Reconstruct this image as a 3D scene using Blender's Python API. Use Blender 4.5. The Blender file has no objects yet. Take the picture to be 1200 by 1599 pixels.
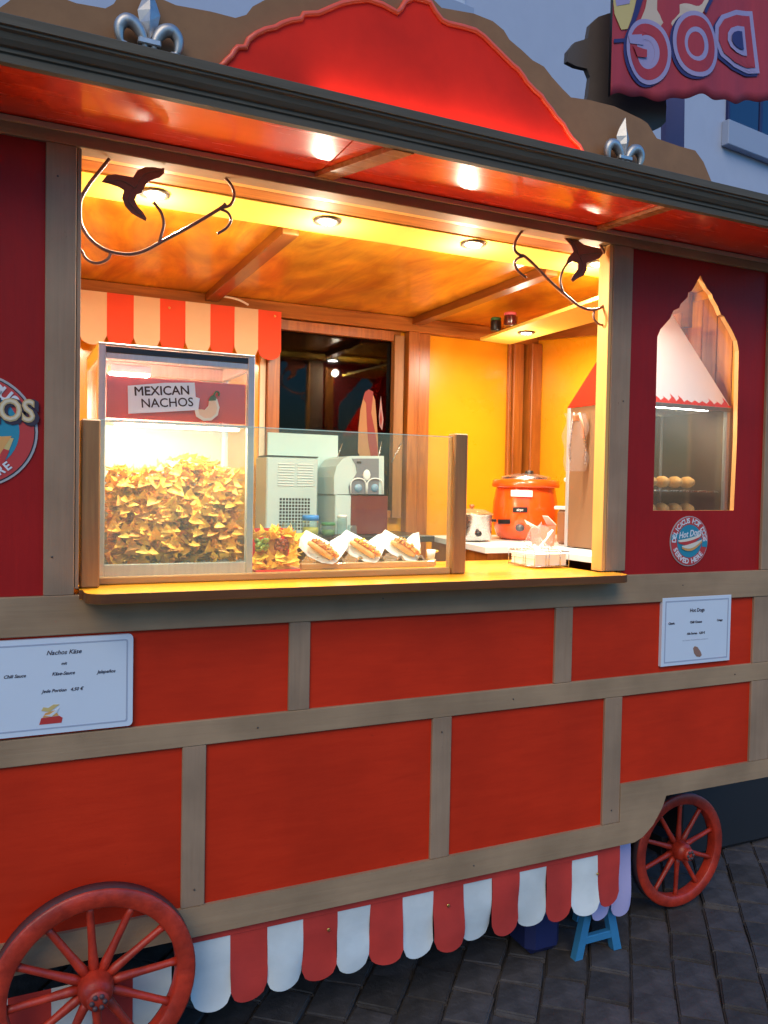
import bpy, bmesh, math, random
from mathutils import Vector, Matrix
from mathutils.geometry import tessellate_polygon
random.seed(7)
S = bpy.context.scene
COL = S.collection
R = math.radians

# ------------------------------------------------------------------ camera
FPX, YAW, PITCH, ROLL = 1282.55, .439028, -.02964, .018695
CAMPOS = Vector((0, -2.3408, 1.6))
_F = Vector((math.sin(YAW)*math.cos(PITCH), math.cos(YAW)*math.cos(PITCH), math.sin(PITCH)))
_r = Vector((math.cos(YAW), -math.sin(YAW), 0)); _u = _r.cross(_F)
_R = math.cos(ROLL)*_r + math.sin(ROLL)*_u
_U = -math.sin(ROLL)*_r + math.cos(ROLL)*_u
cam = bpy.data.cameras.new('camera'); cam_o = bpy.data.objects.new('camera', cam); COL.objects.link(cam_o)
m = Matrix((_R, _U, -_F)).transposed().to_4x4(); m.translation = CAMPOS
cam_o.matrix_world = m
cam.sensor_fit = 'VERTICAL'; cam.sensor_height = 36; cam.lens = FPX/1599*36
cam.clip_start = .05; cam.clip_end = 2000
S.camera = cam_o

def at(u, v, y):
    """point on the plane y = const behind a measured outline point (planes have their own real distance)"""
    d = _F + (u-600)/FPX*_R - (v-799.5)/FPX*_U
    return CAMPOS + d*((y-CAMPOS.y)/d.y)
def xz(u, v, y):
    p = at(u, v, y); return (p.x, p.z)

# ------------------------------------------------------------------ light
EXPO = 2.6
KL = 2**-EXPO      # lamp powers below are stated for exposure 0
SUN_EL, SUN_AZ = R(3), R(330)
w = bpy.data.worlds.new('World'); S.world = w; w.use_nodes = True
nt = w.node_tree; bg = nt.nodes['Background']
sky = nt.nodes.new('ShaderNodeTexSky'); sky.sky_type = 'NISHITA'; sky.sun_disc = False
sky.sun_elevation = SUN_EL; sky.sun_rotation = SUN_AZ; sky.air_density = 1.2; sky.dust_density = 1; sky.ozone_density = 5
nt.links.new(sky.outputs[0], bg.inputs[0]); bg.inputs[1].default_value = .15
sl = bpy.data.lights.new('sun', 'SUN'); sl.energy = .27; sl.angle = R(40); sl.color = (1, .84, .58)
so = bpy.data.objects.new('sun', sl); COL.objects.link(so)
sd = Vector((math.sin(R(215))*math.cos(R(40)), math.cos(R(215))*math.cos(R(40)), math.sin(R(40))))
so.rotation_euler = sd.to_track_quat('Z', 'Y').to_euler(); so.location = (-3, -6, 8)
S.view_settings.view_transform = 'Standard'; S.view_settings.look = 'None'
S.view_settings.gamma = 1; S.view_settings.use_curve_mapping = False
S.view_settings.exposure = EXPO

# ------------------------------------------------------------------ materials
MATS = {}
def mat(name, col, rough=.5, metal=0, **k):
    """principled with optional grain: kind 'wood' axis, 'noise' amount, bump"""
    if name in MATS: return MATS[name]
    M = bpy.data.materials.new(name); M.use_nodes = True; n = M.node_tree.nodes; L = M.node_tree.links
    b = n['Principled BSDF']
    b.inputs['Base Color'].default_value = (*col, 1); b.inputs['Roughness'].default_value = rough; b.inputs['Metallic'].default_value = metal
    if 'spec' in k: b.inputs['Specular IOR Level'].default_value = k['spec']
    if 'coat' in k: b.inputs['Coat Weight'].default_value = k['coat']; b.inputs['Coat Roughness'].default_value = k.get('coatr', .08)
    if 'emit' in k:
        b.inputs['Emission Color'].default_value = (*k['emit'], 1); b.inputs['Emission Strength'].default_value = k.get('es', 1)*KL
    if 'alpha' in k: b.inputs['Alpha'].default_value = k['alpha']
    if 'sss' in k: b.inputs['Subsurface Weight'].default_value = k['sss']; b.inputs['Subsurface Radius'].default_value = (.01, .006, .004)
    if 'trans' in k: b.inputs['Transmission Weight'].default_value = k['trans']
    col2 = k.get('col2'); amt = k.get('vary', .25)
    tc = n.new('ShaderNodeTexCoord'); geo_in = tc.outputs['Object']
    if k.get('sc') or col2:
        mp = n.new('ShaderNodeMapping'); mp.inputs['Scale'].default_value = k.get('sc', (8, 8, 8)); L.new(geo_in, mp.inputs[0])
        ns = n.new('ShaderNodeTexNoise'); ns.inputs['Scale'].default_value = 1; ns.inputs['Detail'].default_value = 8; ns.inputs['Roughness'].default_value = .62
        ns.inputs['Distortion'].default_value = k.get('dist', .3)
        L.new(mp.outputs[0], ns.inputs[0])
        rp = n.new('ShaderNodeValToRGB'); rp.color_ramp.elements[0].position = .5-amt; rp.color_ramp.elements[1].position = .5+amt
        c2 = col2 or tuple(c*.75 for c in col)
        rp.color_ramp.elements[0].color = (*c2, 1); rp.color_ramp.elements[1].color = (*col, 1)
        L.new(ns.outputs[0], rp.inputs[0]); src = rp.outputs[0]
        if k.get('blot'):      # broad uneven staining
            n2 = n.new('ShaderNodeTexNoise'); n2.inputs['Scale'].default_value = k.get('blots', 2.2); n2.inputs['Detail'].default_value = 4
            L.new(geo_in, n2.inputs[0])
            r2 = n.new('ShaderNodeMapRange'); r2.inputs[1].default_value = .35; r2.inputs[2].default_value = .65
            r2.inputs[3].default_value = 1-k['blot']; r2.inputs[4].default_value = 1+k['blot']*.4
            L.new(n2.outputs[0], r2.inputs[0])
            mx = n.new('ShaderNodeVectorMath'); mx.operation = 'SCALE'; L.new(src, mx.inputs[0]); L.new(r2.outputs[0], mx.inputs['Scale']); src = mx.outputs[0]
        if k.get('scuff'):     # chips, splashes and scratches in the paint
            for (scl, th, c3, am) in ((26, .66, k.get('sdark', (.03, .022, .018)), .75), (11, .69, k.get('slight', (.55, .45, .38)), .35)):
                n3 = n.new('ShaderNodeTexNoise'); n3.inputs['Scale'].default_value = scl; n3.inputs['Detail'].default_value = 9; n3.inputs['Roughness'].default_value = .7
                m3 = n.new('ShaderNodeMapping'); m3.inputs['Location'].default_value = (scl, 2, scl*.3); L.new(geo_in, m3.inputs[0]); L.new(m3.outputs[0], n3.inputs[0])
                r3 = n.new('ShaderNodeMapRange'); r3.inputs[1].default_value = th; r3.inputs[2].default_value = th+.05; r3.inputs[3].default_value = 0; r3.inputs[4].default_value = am*k['scuff']
                L.new(n3.outputs[0], r3.inputs[0])
                m4 = n.new('ShaderNodeMix'); m4.data_type = 'RGBA'; L.new(r3.outputs[0], m4.inputs[0]); L.new(src, m4.inputs[6]); m4.inputs[7].default_value = (*c3, 1); src = m4.outputs[2]
        L.new(src, b.inputs['Base Color'])
        rr = n.new('ShaderNodeMapRange'); rr.inputs[3].default_value = max(0, rough-.06); rr.inputs[4].default_value = min(1, rough+.1)
        L.new(ns.outputs[0], rr.inputs[0]); L.new(rr.outputs[0], b.inputs['Roughness'])
        if k.get('bump'):
            bp = n.new('ShaderNodeBump'); bp.inputs['Strength'].default_value = k['bump']; bp.inputs['Distance'].default_value = k.get('bd', .002)
            L.new(ns.outputs[0], bp.inputs['Height']); L.new(bp.outputs[0], b.inputs['Normal'])
            if 'coat' in k: pass
    MATS[name] = M; return M

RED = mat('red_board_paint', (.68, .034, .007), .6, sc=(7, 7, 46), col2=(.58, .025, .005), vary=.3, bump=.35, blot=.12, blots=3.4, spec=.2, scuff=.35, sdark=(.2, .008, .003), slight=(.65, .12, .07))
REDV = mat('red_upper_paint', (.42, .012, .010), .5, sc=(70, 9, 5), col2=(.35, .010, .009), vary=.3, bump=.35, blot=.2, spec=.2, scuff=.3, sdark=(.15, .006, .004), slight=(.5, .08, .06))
TANH = mat('taupe_rail_paint', (.42, .275, .160), .6, sc=(3, 40, 60), col2=(.36, .23, .135), vary=.28, bump=.5, blot=.2, blots=4, spec=.2, scuff=.6, sdark=(.15, .10, .065))
TANV = mat('taupe_post_paint', (.40, .26, .165), .6, sc=(60, 40, 3), col2=(.32, .205, .13), vary=.28, bump=.6, blot=.2, blots=4, spec=.2, scuff=.6, sdark=(.14, .09, .06))
TANP = mat('pediment_brown_paint', (.36, .18, .085), .6, scuff=.4, sc=(14, 14, 14), vary=.3, bump=.2, blot=.12, spec=.2)
SIDEP = mat('dark_scroll_board', (.13, .10, .085), .65, sc=(14, 14, 14), vary=.3, bump=.2)
REDP = mat('pediment_red_paint', (.85, .028, .012), .6, blot=.14, blots=5, sc=(22, 22, 22), col2=(.78, .024, .010), vary=.35, bump=.25, spec=.15)
CORN = mat('cornice_dark_grey', (.150, .125, .092), .6, sc=(5, 60, 60), col2=(.085, .068, .048), vary=.3, bump=.5, spec=.2)
GLOSS = mat('eave_gloss_red', (.80, .055, .012), .24, sc=(3, 30, 30), col2=(.72, .04, .01), vary=.3, bump=.06, spec=.6, coat=.6, coatr=.11)
BATT = mat('eave_batten_wood', (.45, .18, .07), .25, sc=(4, 40, 40), vary=.3, coat=.5)
PLY = mat('varnished_plywood', (.93, .46, .03), .33, sc=(5, 1.3, 8), col2=(.60, .19, .010), vary=.16, bump=.15, dist=2.6, blot=.3, blots=3, coat=.35, coatr=.15)
PLYT = mat('varnished_plank', (.50, .17, .025), .32, sc=(30, 30, 2.2), col2=(.25, .07, .01), vary=.2, dist=1.0, bump=.2, coat=.25, coatr=.35)
BEAMY = mat('varnished_beam', (.27, .085, .014), .35, sc=(34, 2.2, 34), col2=(.15, .04, .008), vary=.2, dist=.8, bump=.2, coat=.3)
BEAMX = mat('varnished_lath', (.52, .19, .03), .55, sc=(2.2, 34, 34), col2=(.26, .08, .013), vary=.2, dist=.8, bump=.2, spec=.25)
BEAMX2 = mat('light_varnished_plank', (.75, .32, .03), .32, sc=(30, 30, 2.2), col2=(.5, .17, .015), vary=.2, dist=1.0, bump=.2, coat=.25)
YSOF = mat('yellow_soffit_board', (.97, .72, .14), .6, sc=(2, 18, 18), col2=(.93, .64, .11), vary=.35, spec=.2)
YWALL = mat('yellow_wall_board', (.93, .42, .010), .27, sc=(3, 3, 3), col2=(.86, .35, .008), vary=.35, coat=.5, coatr=.12)
COUNT = mat('honey_counter_varnish', (.92, .42, .012), .3, sc=(2, 26, 26), col2=(.80, .31, .010), vary=.24, dist=.7, bump=.12, spec=.3, coat=.3, coatr=.12)
PINE = mat('pine_post_wood', (.38, .19, .06), .45, sc=(40, 40, 2.5), col2=(.24, .10, .03), vary=.22, dist=.7, bump=.25, coat=.2)
PINEX = mat('pine_rail_wood', (.58, .33, .12), .45, sc=(2.5, 40, 40), col2=(.4, .2, .06), vary=.22, dist=.7, bump=.25, coat=.2)
PALE = mat('pale_jamb_wood', (.78, .42, .12), .45, sc=(40, 40, 3), col2=(.68, .34, .09), vary=.25, bump=.2)
IRON = mat('bronze_wrought_iron', (.26, .12, .08), .34, .55, sc=(30, 30, 30), vary=.3, bump=.2)
LEAF = mat('rusty_leaf_iron', (.34, .10, .05), .55, .2, sc=(50, 50, 50), vary=.3, bump=.3)
SILVER = mat('silver_ornament', (.55, .53, .52), .42, .8, sc=(60, 60, 60), vary=.3, bump=.12)
ALU = mat('brushed_aluminium', (.50, .52, .54), .42, .35, sc=(90, 90, 4), vary=.3, bump=.05)
STEEL = mat('stainless_steel', (.6, .58, .56), .25, .95, sc=(60, 6, 60), vary=.3, bump=.05)
BLACK = mat('black_plastic', (.012, .012, .014), .4)
DARK = mat('dark_interior', (.02, .02, .024), .6, sc=(5, 5, 5), vary=.3)
APPL = mat('pale_appliance_enamel', (.48, .58, .57), .35, sc=(5, 5, 5), col2=(.45, .55, .54), vary=.4)
WHITE = mat('white_enamel', (.72, .75, .74), .35, sc=(5, 5, 5), col2=(.68, .72, .71), vary=.4)
TEAL = mat('pale_teal_reflection', (.55, .74, .72), .3, sc=(4, 4, 4), col2=(.5, .69, .68), vary=.4)
PAPER = mat('white_paper', (.80, .79, .75), .7, sc=(25, 25, 25), col2=(.74, .73, .69), vary=.3)
SIGNW = mat('white_sign_board', (.70, .76, .84), .45, sc=(6, 6, 6), col2=(.66, .72, .81), vary=.4)
INK = mat('dark_ink', (.035, .022, .045), .6)
INKB = mat('brown_ink', (.05, .02, .012), .6)
WHEELR = mat('wheel_red_paint', (.62, .045, .016), .42, sc=(40, 40, 40), col2=(.40, .024, .010), vary=.25, bump=.7, bd=.003, blot=.35, blots=11, coat=.15, coatr=.3, scuff=.9, sdark=(.10, .02, .012), slight=(.6, .22, .15))
TYRE = mat('wheel_tread_grey', (.10, .055, .06), .5, sc=(30, 30, 30), vary=.3, bump=.3)
CLR = mat('valance_red_cloth', (.62, .045, .03), .75, blot=.18, blots=6, scuff=.25, sc=(6, 6, 12), col2=(.54, .035, .024), vary=.35, bump=.5, bd=.004)
CLW = mat('valance_white_cloth', (.74, .76, .74), .75, blot=.14, blots=6, scuff=.22, sdark=(.2, .17, .13), sc=(6, 6, 12), col2=(.64, .69, .69), vary=.35, bump=.5, bd=.004)
CLO = mat('indoor_valance_red', (.85, .07, .012), .65, sc=(6, 6, 12), col2=(.78, .06, .01), vary=.35, bump=.3, bd=.004)
CLC = mat('indoor_valance_cream', (.80, .56, .34), .65, sc=(6, 6, 12), col2=(.75, .51, .30), vary=.35, bump=.3, bd=.004)
GOLD = mat('brass_eyelet', (.7, .45, .12), .3, .9)
LED = mat('led_lamp_face', (1, 1, 1), .4, emit=(1, .96, .88), es=40)
LEDS = mat('eave_lamp_face', (1, 1, 1), .4, emit=(1, .90, .72), es=14)
KET = mat('orange_kettle_enamel', (.86, .10, .008), .2, sc=(5, 5, 5), col2=(.82, .09, .007), vary=.4, coat=.6)
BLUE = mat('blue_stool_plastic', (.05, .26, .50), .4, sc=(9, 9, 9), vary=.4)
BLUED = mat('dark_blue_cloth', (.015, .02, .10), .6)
WALLB = mat('pale_render_wall', (.50, .54, .66), .85, sc=(3, 3, 3), col2=(.45, .49, .61), vary=.35, bump=.3, bd=.01)
WINB = mat('night_blue_pane', (.01, .02, .07), .12)
SILL = mat('blue_grey_sill', (.36, .41, .53), .7)
FLAGR = mat('flag_red_cloth', (.50, .045, .065), .7, sc=(22, 22, 3), col2=(.36, .028, .042), vary=.3, bump=.3)
FLAGP = mat('flag_lilac_print', (.36, .30, .50), .7)
FLAGN = mat('flag_navy_print', (.03, .03, .14), .7)
FLAGC = mat('flag_cream_print', (.62, .47, .36), .7)
FLAGY = mat('flag_yellow_print', (.65, .48, .18), .7)
CHIP = mat('corn_chip', (.95, .52, .05), .6, sc=(40, 40, 40), col2=(.86, .34, .02), vary=.25, bump=.4, sss=.15)
CHIPD = mat('toasted_chip', (.70, .26, .02), .6, sc=(40, 40, 40), col2=(.5, .18, .02), vary=.25, bump=.4)
BUN = mat('baked_bun', (.80, .50, .20), .55, sc=(25, 25, 25), col2=(.62, .30, .08), vary=.25, bump=.2, sss=.1)
SAUS = mat('sausage_skin', (.55, .16, .05), .3, sc=(30, 30, 30), vary=.3)
ONION = mat('crisp_onion', (.70, .36, .08), .6)
MUST = mat('mustard', (.85, .50, .03), .3)
GUAC = mat('guacamole', (.25, .33, .04), .45, sc=(60, 60, 60), vary=.3, bump=.4)
MEAT = mat('chili_meat', (.36, .08, .025), .45, sc=(80, 80, 80), vary=.3, bump=.6)
PINKC = mat('pink_carton', (.72, .24, .14), .6)
BRTUB = mat('brown_tub', (.33, .14, .06), .3, coat=.3)
GREEN = mat('green_lid', (.05, .2, .07), .4); PINKL = mat('pink_lid', (.7, .12, .16), .4)
BLUEL = mat('blue_lid', (.02, .22, .62), .4); PURP = mat('purple_ornament', (.12, .10, .22), .6)
LILAC = mat('lilac_cloth', (.48, .42, .66), .7)
TEALI = mat('teal_print', (.02, .25, .36), .5); CRMI = mat('cream_print', (.78, .70, .55), .5); REDI = mat('sticker_red', (.55, .04, .035), .5)
GREYI = mat('grey_rim_print', (.42, .40, .40), .45); WHTI = mat('white_print', (.72, .72, .74), .5); ORGI = mat('orange_print', (.75, .36, .10), .5)
FLAMEM = mat('flame_print', (.72, .014, .003), .8, spec=.05); HDWHITE = mat('warmer_sign_white', (.88, .84, .80), .3, coat=.4)

def glass(name, tint=(.9, 1, .98), haze=0., hcol=(.6, .85, .85), spec_r=.02, refl=1.0):
    """clear pane: transparent with a fresnel reflection and, with haze, a diffuse veil; on the guard it stands in for reflections"""
    if name in MATS: return MATS[name]
    M = bpy.data.materials.new(name); M.use_nodes = True; n = M.node_tree.nodes; L = M.node_tree.links
    n.clear(); out = n.new('ShaderNodeOutputMaterial')
    tr = n.new('ShaderNodeBsdfTransparent'); tr.inputs[0].default_value = (*tint, 1)
    gl = n.new('ShaderNodeBsdfGlossy'); gl.inputs['Roughness'].default_value = spec_r
    fr = n.new('ShaderNodeFresnel'); ge = n.new('ShaderNodeNewGeometry'); ior = n.new('ShaderNodeMapRange'); ior.inputs[3].default_value = 1.5; ior.inputs[4].default_value = 1/1.5; L.new(ge.outputs['Backfacing'], ior.inputs[0]); L.new(ior.outputs[0], fr.inputs[0])
    mul = n.new('ShaderNodeMath'); mul.operation = 'MULTIPLY'; mul.inputs[1].default_value = refl; L.new(fr.outputs[0], mul.inputs[0])
    mx = n.new('ShaderNodeMixShader'); L.new(mul.outputs[0], mx.inputs[0]); L.new(tr.outputs[0], mx.inputs[1]); L.new(gl.outputs[0], mx.inputs[2])
    last = mx.outputs[0]
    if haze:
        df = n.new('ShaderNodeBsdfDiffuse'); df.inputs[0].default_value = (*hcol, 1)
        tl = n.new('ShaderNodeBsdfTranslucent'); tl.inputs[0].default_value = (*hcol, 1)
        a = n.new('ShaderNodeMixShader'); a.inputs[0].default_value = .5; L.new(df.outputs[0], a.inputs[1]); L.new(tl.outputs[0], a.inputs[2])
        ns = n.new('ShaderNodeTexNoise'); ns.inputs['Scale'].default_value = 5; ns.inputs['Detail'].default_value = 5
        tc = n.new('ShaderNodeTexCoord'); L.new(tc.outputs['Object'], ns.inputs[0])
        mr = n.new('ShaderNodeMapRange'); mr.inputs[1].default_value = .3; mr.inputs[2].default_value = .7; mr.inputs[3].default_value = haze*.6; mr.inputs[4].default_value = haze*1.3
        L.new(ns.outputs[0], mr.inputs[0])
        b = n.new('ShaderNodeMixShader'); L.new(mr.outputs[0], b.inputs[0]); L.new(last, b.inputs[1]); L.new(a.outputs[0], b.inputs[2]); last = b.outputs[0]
    L.new(last, out.inputs[0]); MATS[name] = M; return M
GUARD = glass('guard_glass', (.90, .98, .97), .045, (.60, .90, .94))  # teal haze colour imitates pale reflections in the guard
CASEG = glass('cabinet_glass', (.98, 1, .99), .004, (.8, .95, 1))
WING = glass('window_glass', (.96, .96, .97), .05, (.80, .68, .60), refl=.55)
BACKG = glass('back_window_glass', (.22, .23, .28), 0, refl=.55)
FILM = glass('clear_film', (.93, .93, .95), .2, (.8, .82, .9), .08, 2.0)
JARG = glass('jar_glass', (.8, .93, .93), .12, (.6, .8, .8), .03, 2.0)

# ------------------------------------------------------------------ mesh helpers
class MB:
    def __init__(s): s.v = []; s.f = []; s.mi = []; s.mats = []; s.sm = []
    def m(s, M):
        if M not in s.mats: s.mats.append(M)
        return s.mats.index(M)
    def add(s, vs, fs, M, smooth=False):
        o = len(s.v); i = s.m(M)
        s.v += [Vector(p) for p in vs]
        for f in fs: s.f.append([o+a for a in f]); s.mi.append(i); s.sm.append(smooth)
        return s
    def addbm(s, bm, M, smooth=False):
        bm.verts.ensure_lookup_table(); bm.verts.index_update()
        s.add([v.co.copy() for v in bm.verts], [[v.index for v in f.verts] for f in bm.faces], M, smooth); bm.free(); return s
    def box(s, x0, x1, y0, y1, z0, z1, M, bev=.0015, rot=None, piv=None):
        bm = bmesh.new(); bmesh.ops.create_cube(bm, size=1)
        sx, sy, sz = x1-x0, y1-y0, z1-z0
        for v in bm.verts: v.co = Vector((v.co.x*sx, v.co.y*sy, v.co.z*sz))
        if bev:
            b = min(bev, .3*min(abs(sx), abs(sy), abs(sz)))
            bmesh.ops.bevel(bm, geom=bm.edges[:], offset=b, segments=1, affect='EDGES')
        c = Vector(((x0+x1)/2, (y0+y1)/2, (z0+z1)/2))
        for v in bm.verts:
            p = v.co+c
            if rot is not None:
                q = Vector(piv) if piv else c
                p = q+rot@(p-q)
            v.co = p
        return s.addbm(bm, M)
    def prism(s, pts, y0, y1, M, hole=None, plane='xz', edge=None):
        """extruded outline; pts in the plane's two axes"""
        def P(a, d):
            return Vector((a[0], d, a[1])) if plane == 'xz' else Vector((a[0], a[1], d)) if plane == 'xy' else Vector((d, a[0], a[1]))
        loops = [list(pts)]+([list(hole)] if hole else [])
        flat = [p for l in loops for p in l]
        tri = tessellate_polygon([[Vector((p[0], p[1], 0)) for p in l] for l in loops])
        n = len(flat)
        vs = [P(p, y0) for p in flat]+[P(p, y1) for p in flat]
        s.add(vs, [list(t) for t in tri]+[[a+n for a in reversed(t)] for t in tri], M)
        o = 0
        fs = []
        for l in loops:
            k = len(l)
            fs += [[o+i, o+(i+1) % k, n+o+(i+1) % k, n+o+i] for i in range(k)]
            o += k
        s.add(vs, fs, edge or M)
        return s
    def tube(s, pts, r, M, seg=8, cap=True, radii=None):
        pts = [Vector(p) for p in pts]; k = len(pts); vs = []; fs = []
        up = None
        for i, p in enumerate(pts):
            d = (pts[min(i+1, k-1)]-pts[max(i-1, 0)]).normalized()
            if up is None: up = d.orthogonal().normalized()
            up = (up-d*up.dot(d)).normalized(); sd_ = d.cross(up)
            rr = radii[i] if radii else r
            for j in range(seg):
                a = 2*math.pi*j/seg; vs.append(p+up*math.cos(a)*rr+sd_*math.sin(a)*rr)
        for i in range(k-1):
            for j in range(seg):
                fs.append([i*seg+j, i*seg+(j+1) % seg, (i+1)*seg+(j+1) % seg, (i+1)*seg+j])
        if cap: fs += [list(range(seg))[::-1], [(k-1)*seg+j for j in range(seg)]]
        return s.add(vs, fs, M, True)
    def lathe(s, prof, c, M, seg=28, axis='z', a0=0, a1=2*math.pi):
        """prof: (radius, height)"""
        vs = []; fs = []; k = len(prof); c = Vector(c); full = abs(a1-a0-2*math.pi) < 1e-6; ns = seg if full else seg+1
        for i in range(ns):
            a = a0+(a1-a0)*i/seg
            for r, h in prof:
                x, y = r*math.cos(a), r*math.sin(a)
                vs.append(c+(Vector((x, y, h)) if axis == 'z' else Vector((x, h, y)) if axis == 'y' else Vector((h, x, y))))
        for i in range(seg):
            j = (i+1) % ns
            for q in range(k-1): fs.append([i*k+q, j*k+q, j*k+q+1, i*k+q+1])
        return s.add(vs, fs, M, True)
    def blob(s, c, r, M, noise=.0, sub=2, rot=None):
        bm = bmesh.new(); bmesh.ops.create_icosphere(bm, subdivisions=sub, radius=1)
        for v in bm.verts:
            q = v.co*(1+random.uniform(-noise, noise)); q = Vector((q.x*r[0], q.y*r[1], q.z*r[2]))
            if rot is not None: q = rot@q
            v.co = q+Vector(c)
        return s.addbm(bm, M, True)
    def text(s, body, c, size, M, depth=.0006, rot=0, mirror=False, offset=0, yoff=0, slant=0, ax='c', sx=1.0, face='xz'):
        """flat lettering on a plane facing -y, centre c"""
        cu = bpy.data.curves.new('t', 'FONT'); cu.body = body; cu.size = size; cu.align_x = 'CENTER'; cu.align_y = 'CENTER'
        cu.extrude = depth; cu.offset = offset if offset >= .003 else 0; cu.resolution_u = 3; cu.shear = slant
        o = bpy.data.objects.new('t', cu); COL.objects.link(o)
        dg = bpy.context.evaluated_depsgraph_get(); me = bpy.data.meshes.new_from_object(o.evaluated_get(dg))
        vs = []; ca, sa = math.cos(rot), math.sin(rot)
        for v in me.vertices:
            x, y = v.co.x*sx, v.co.y
            x, y = x*ca-y*sa, x*sa+y*ca
            if mirror: x = -x
            vs.append(Vector((c[0]+x, c[1]-v.co.z-yoff, c[2]+y)))
        s.add(vs, [list(p.vertices) for p in me.polygons], M)
        if 0 < offset < .003:
            for kx, kz, ky in ((1, 0, .00012), (-1, 0, .00024), (0, 1, .00036), (0, -1, .00048)):
                s.add([v+Vector((kx*offset, -ky, kz*offset)) for v in vs], [list(p.vertices) for p in me.polygons], M)
        bpy.data.objects.remove(o); bpy.data.meshes.remove(me); bpy.data.curves.remove(cu)
        return s
    def build(s, name, parent=None, bump=None, local=False):
        o_ = Vector((0, 0, 0))
        p = parent
        if parent is not None and not local: o_ = Vector(parent.get('_w', (0, 0, 0)))
        me = bpy.data.meshes.new(name)
        me.from_pydata([tuple(v-o_) for v in s.v], [], s.f); 
        for M in s.mats: me.materials.append(M)
        me.polygons.foreach_set('material_index', s.mi); me.polygons.foreach_set('use_smooth', s.sm)
        bm = bmesh.new(); bm.from_mesh(me)
        bmesh.ops.remove_doubles(bm, verts=bm.verts, dist=1e-6)
        bmesh.ops.recalc_face_normals(bm, faces=bm.faces)
        bm.to_mesh(me); bm.free(); me.update()
        o = bpy.data.objects.new(name, me); COL.objects.link(o)
        if parent is not None: o.parent = parent
        o['_w'] = tuple(o_)
        return o

def tag(o, label=None, cat=None, group=None, kind=None):
    if label: o['label'] = label
    if cat: o['category'] = cat
    if group: o['group'] = group
    if kind: o['kind'] = kind
    return o
def thing(name, label, cat, loc=(0, 0, 0), group=None):
    o = bpy.data.objects.new(name, None); COL.objects.link(o); o.location = loc; o['_w'] = tuple(loc); o.empty_display_size = .1
    return tag(o, label, cat, group)
def recenter(o):
    """move a childless single-mesh thing's origin to its base"""
    vs = o.data.vertices; n = len(vs)
    c = Vector((sum(v.co.x for v in vs)/n, sum(v.co.y for v in vs)/n, min(v.co.z for v in vs)))
    for v in vs: v.co -= c
    o.location = o.location+c
    return o
def smooth_path(pts, n=8):
    P = [Vector(p) for p in pts]; out = []
    for i in range(len(P)-1):
        a = P[max(i-1, 0)]; b = P[i]; c = P[i+1]; d = P[min(i+2, len(P)-1)]
        for t in range(n):
            t /= n
            out.append(.5*((2*b)+(c-a)*t+(2*a-5*b+4*c-d)*t*t+(3*b-a-3*c+d)*t**3))
    out.append(P[-1]); return out

GZ = -.2
# ------------------------------------------------------------------ setting
def gmat():
    M = bpy.data.materials.new('ground_grit'); M.use_nodes = True; n = M.node_tree.nodes; L = M.node_tree.links; b = n['Principled BSDF']
    tc = n.new('ShaderNodeTexCoord'); mp = n.new('ShaderNodeMapping'); mp.inputs['Rotation'].default_value = (0, 0, R(41)); L.new(tc.outputs['Object'], mp.inputs[0])
    br = n.new('ShaderNodeTexBrick'); br.inputs['Scale'].default_value = 1; br.inputs['Brick Width'].default_value = .185; br.inputs['Row Height'].default_value = .155; br.inputs['Mortar Size'].default_value = .008
    br.inputs['Color1'].default_value = (.05, .047, .052, 1); br.inputs['Color2'].default_value = (.036, .034, .04, 1); br.inputs['Mortar'].default_value = (.03, .028, .03, 1)
    L.new(mp.outputs[0], br.inputs[0]); L.new(br.outputs[0], b.inputs['Base Color']); b.inputs['Roughness'].default_value = .8
    return M
g = MB(); g.add([(-60, -60, GZ-.016), (60, -60, GZ-.016), (60, 60, GZ-.016), (-60, 60, GZ-.016)], [[0, 1, 2, 3]], gmat())
ground = g.build('ground'); tag(ground, kind='structure')

PAV = [mat('paver_%s' % k, c, .7, sc=(25, 25, 25), col2=tuple(q*.6 for q in c), vary=.3, bump=1, bd=.006, blot=.35, blots=7) for k, c in (('slate', (.105, .090, .088)), ('umber', (.080, .067, .062)), ('ash', (.120, .103, .100)))]
pmesh = []
for i in range(9):
    bm = bmesh.new(); bmesh.ops.create_cube(bm, size=1)
    for v in bm.verts:
        v.co = Vector((v.co.x*(.180+random.uniform(-.006, .003)), v.co.y*(.150+random.uniform(-.006, .003)), v.co.z*.05-.025))
        v.co.x += random.uniform(-.006, .006); v.co.y += random.uniform(-.006, .006); v.co.z += random.uniform(-.002, .002)
    bmesh.ops.bevel(bm, geom=[e for e in bm.edges], offset=.006, segments=2, affect='EDGES')
    me = bpy.data.meshes.new('paving_stone'); bm.to_mesh(me); bm.free(); me.materials.append(PAV[i % 3])
    pmesh.append(me)
rest = MB(); npav = 0; AZ = R(41); cands = []
ex = Vector((math.cos(AZ), -math.sin(AZ), 0)); ey = Vector((math.sin(AZ), math.cos(AZ), 0))
for j in range(-40, 50):
    for i in range(-40, 50):
        p = ex*(j*.155)+ey*((i+.5*(j % 2))*.185)
        if p.x < -2.2 or p.x > 6.5 or p.y < -2.2 or p.y > 4: continue
        d = p-Vector((CAMPOS.x, CAMPOS.y, 0)); q = Vector((p.x, p.y, GZ))-CAMPOS; z = q.dot(_F)
        if z <= .2: continue
        u = 600+FPX*q.dot(_R)/z; v = 799.5-FPX*q.dot(_U)/z
        vis = -60 < u < 1260 and v < 1660 and not (u < 300) and (v > 1340 if u < 1128 else v > 1215)
        cands.append((0 if vis else 1, z, p))
cands.sort(key=lambda a: (a[0], a[1]))
vol = 0
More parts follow.
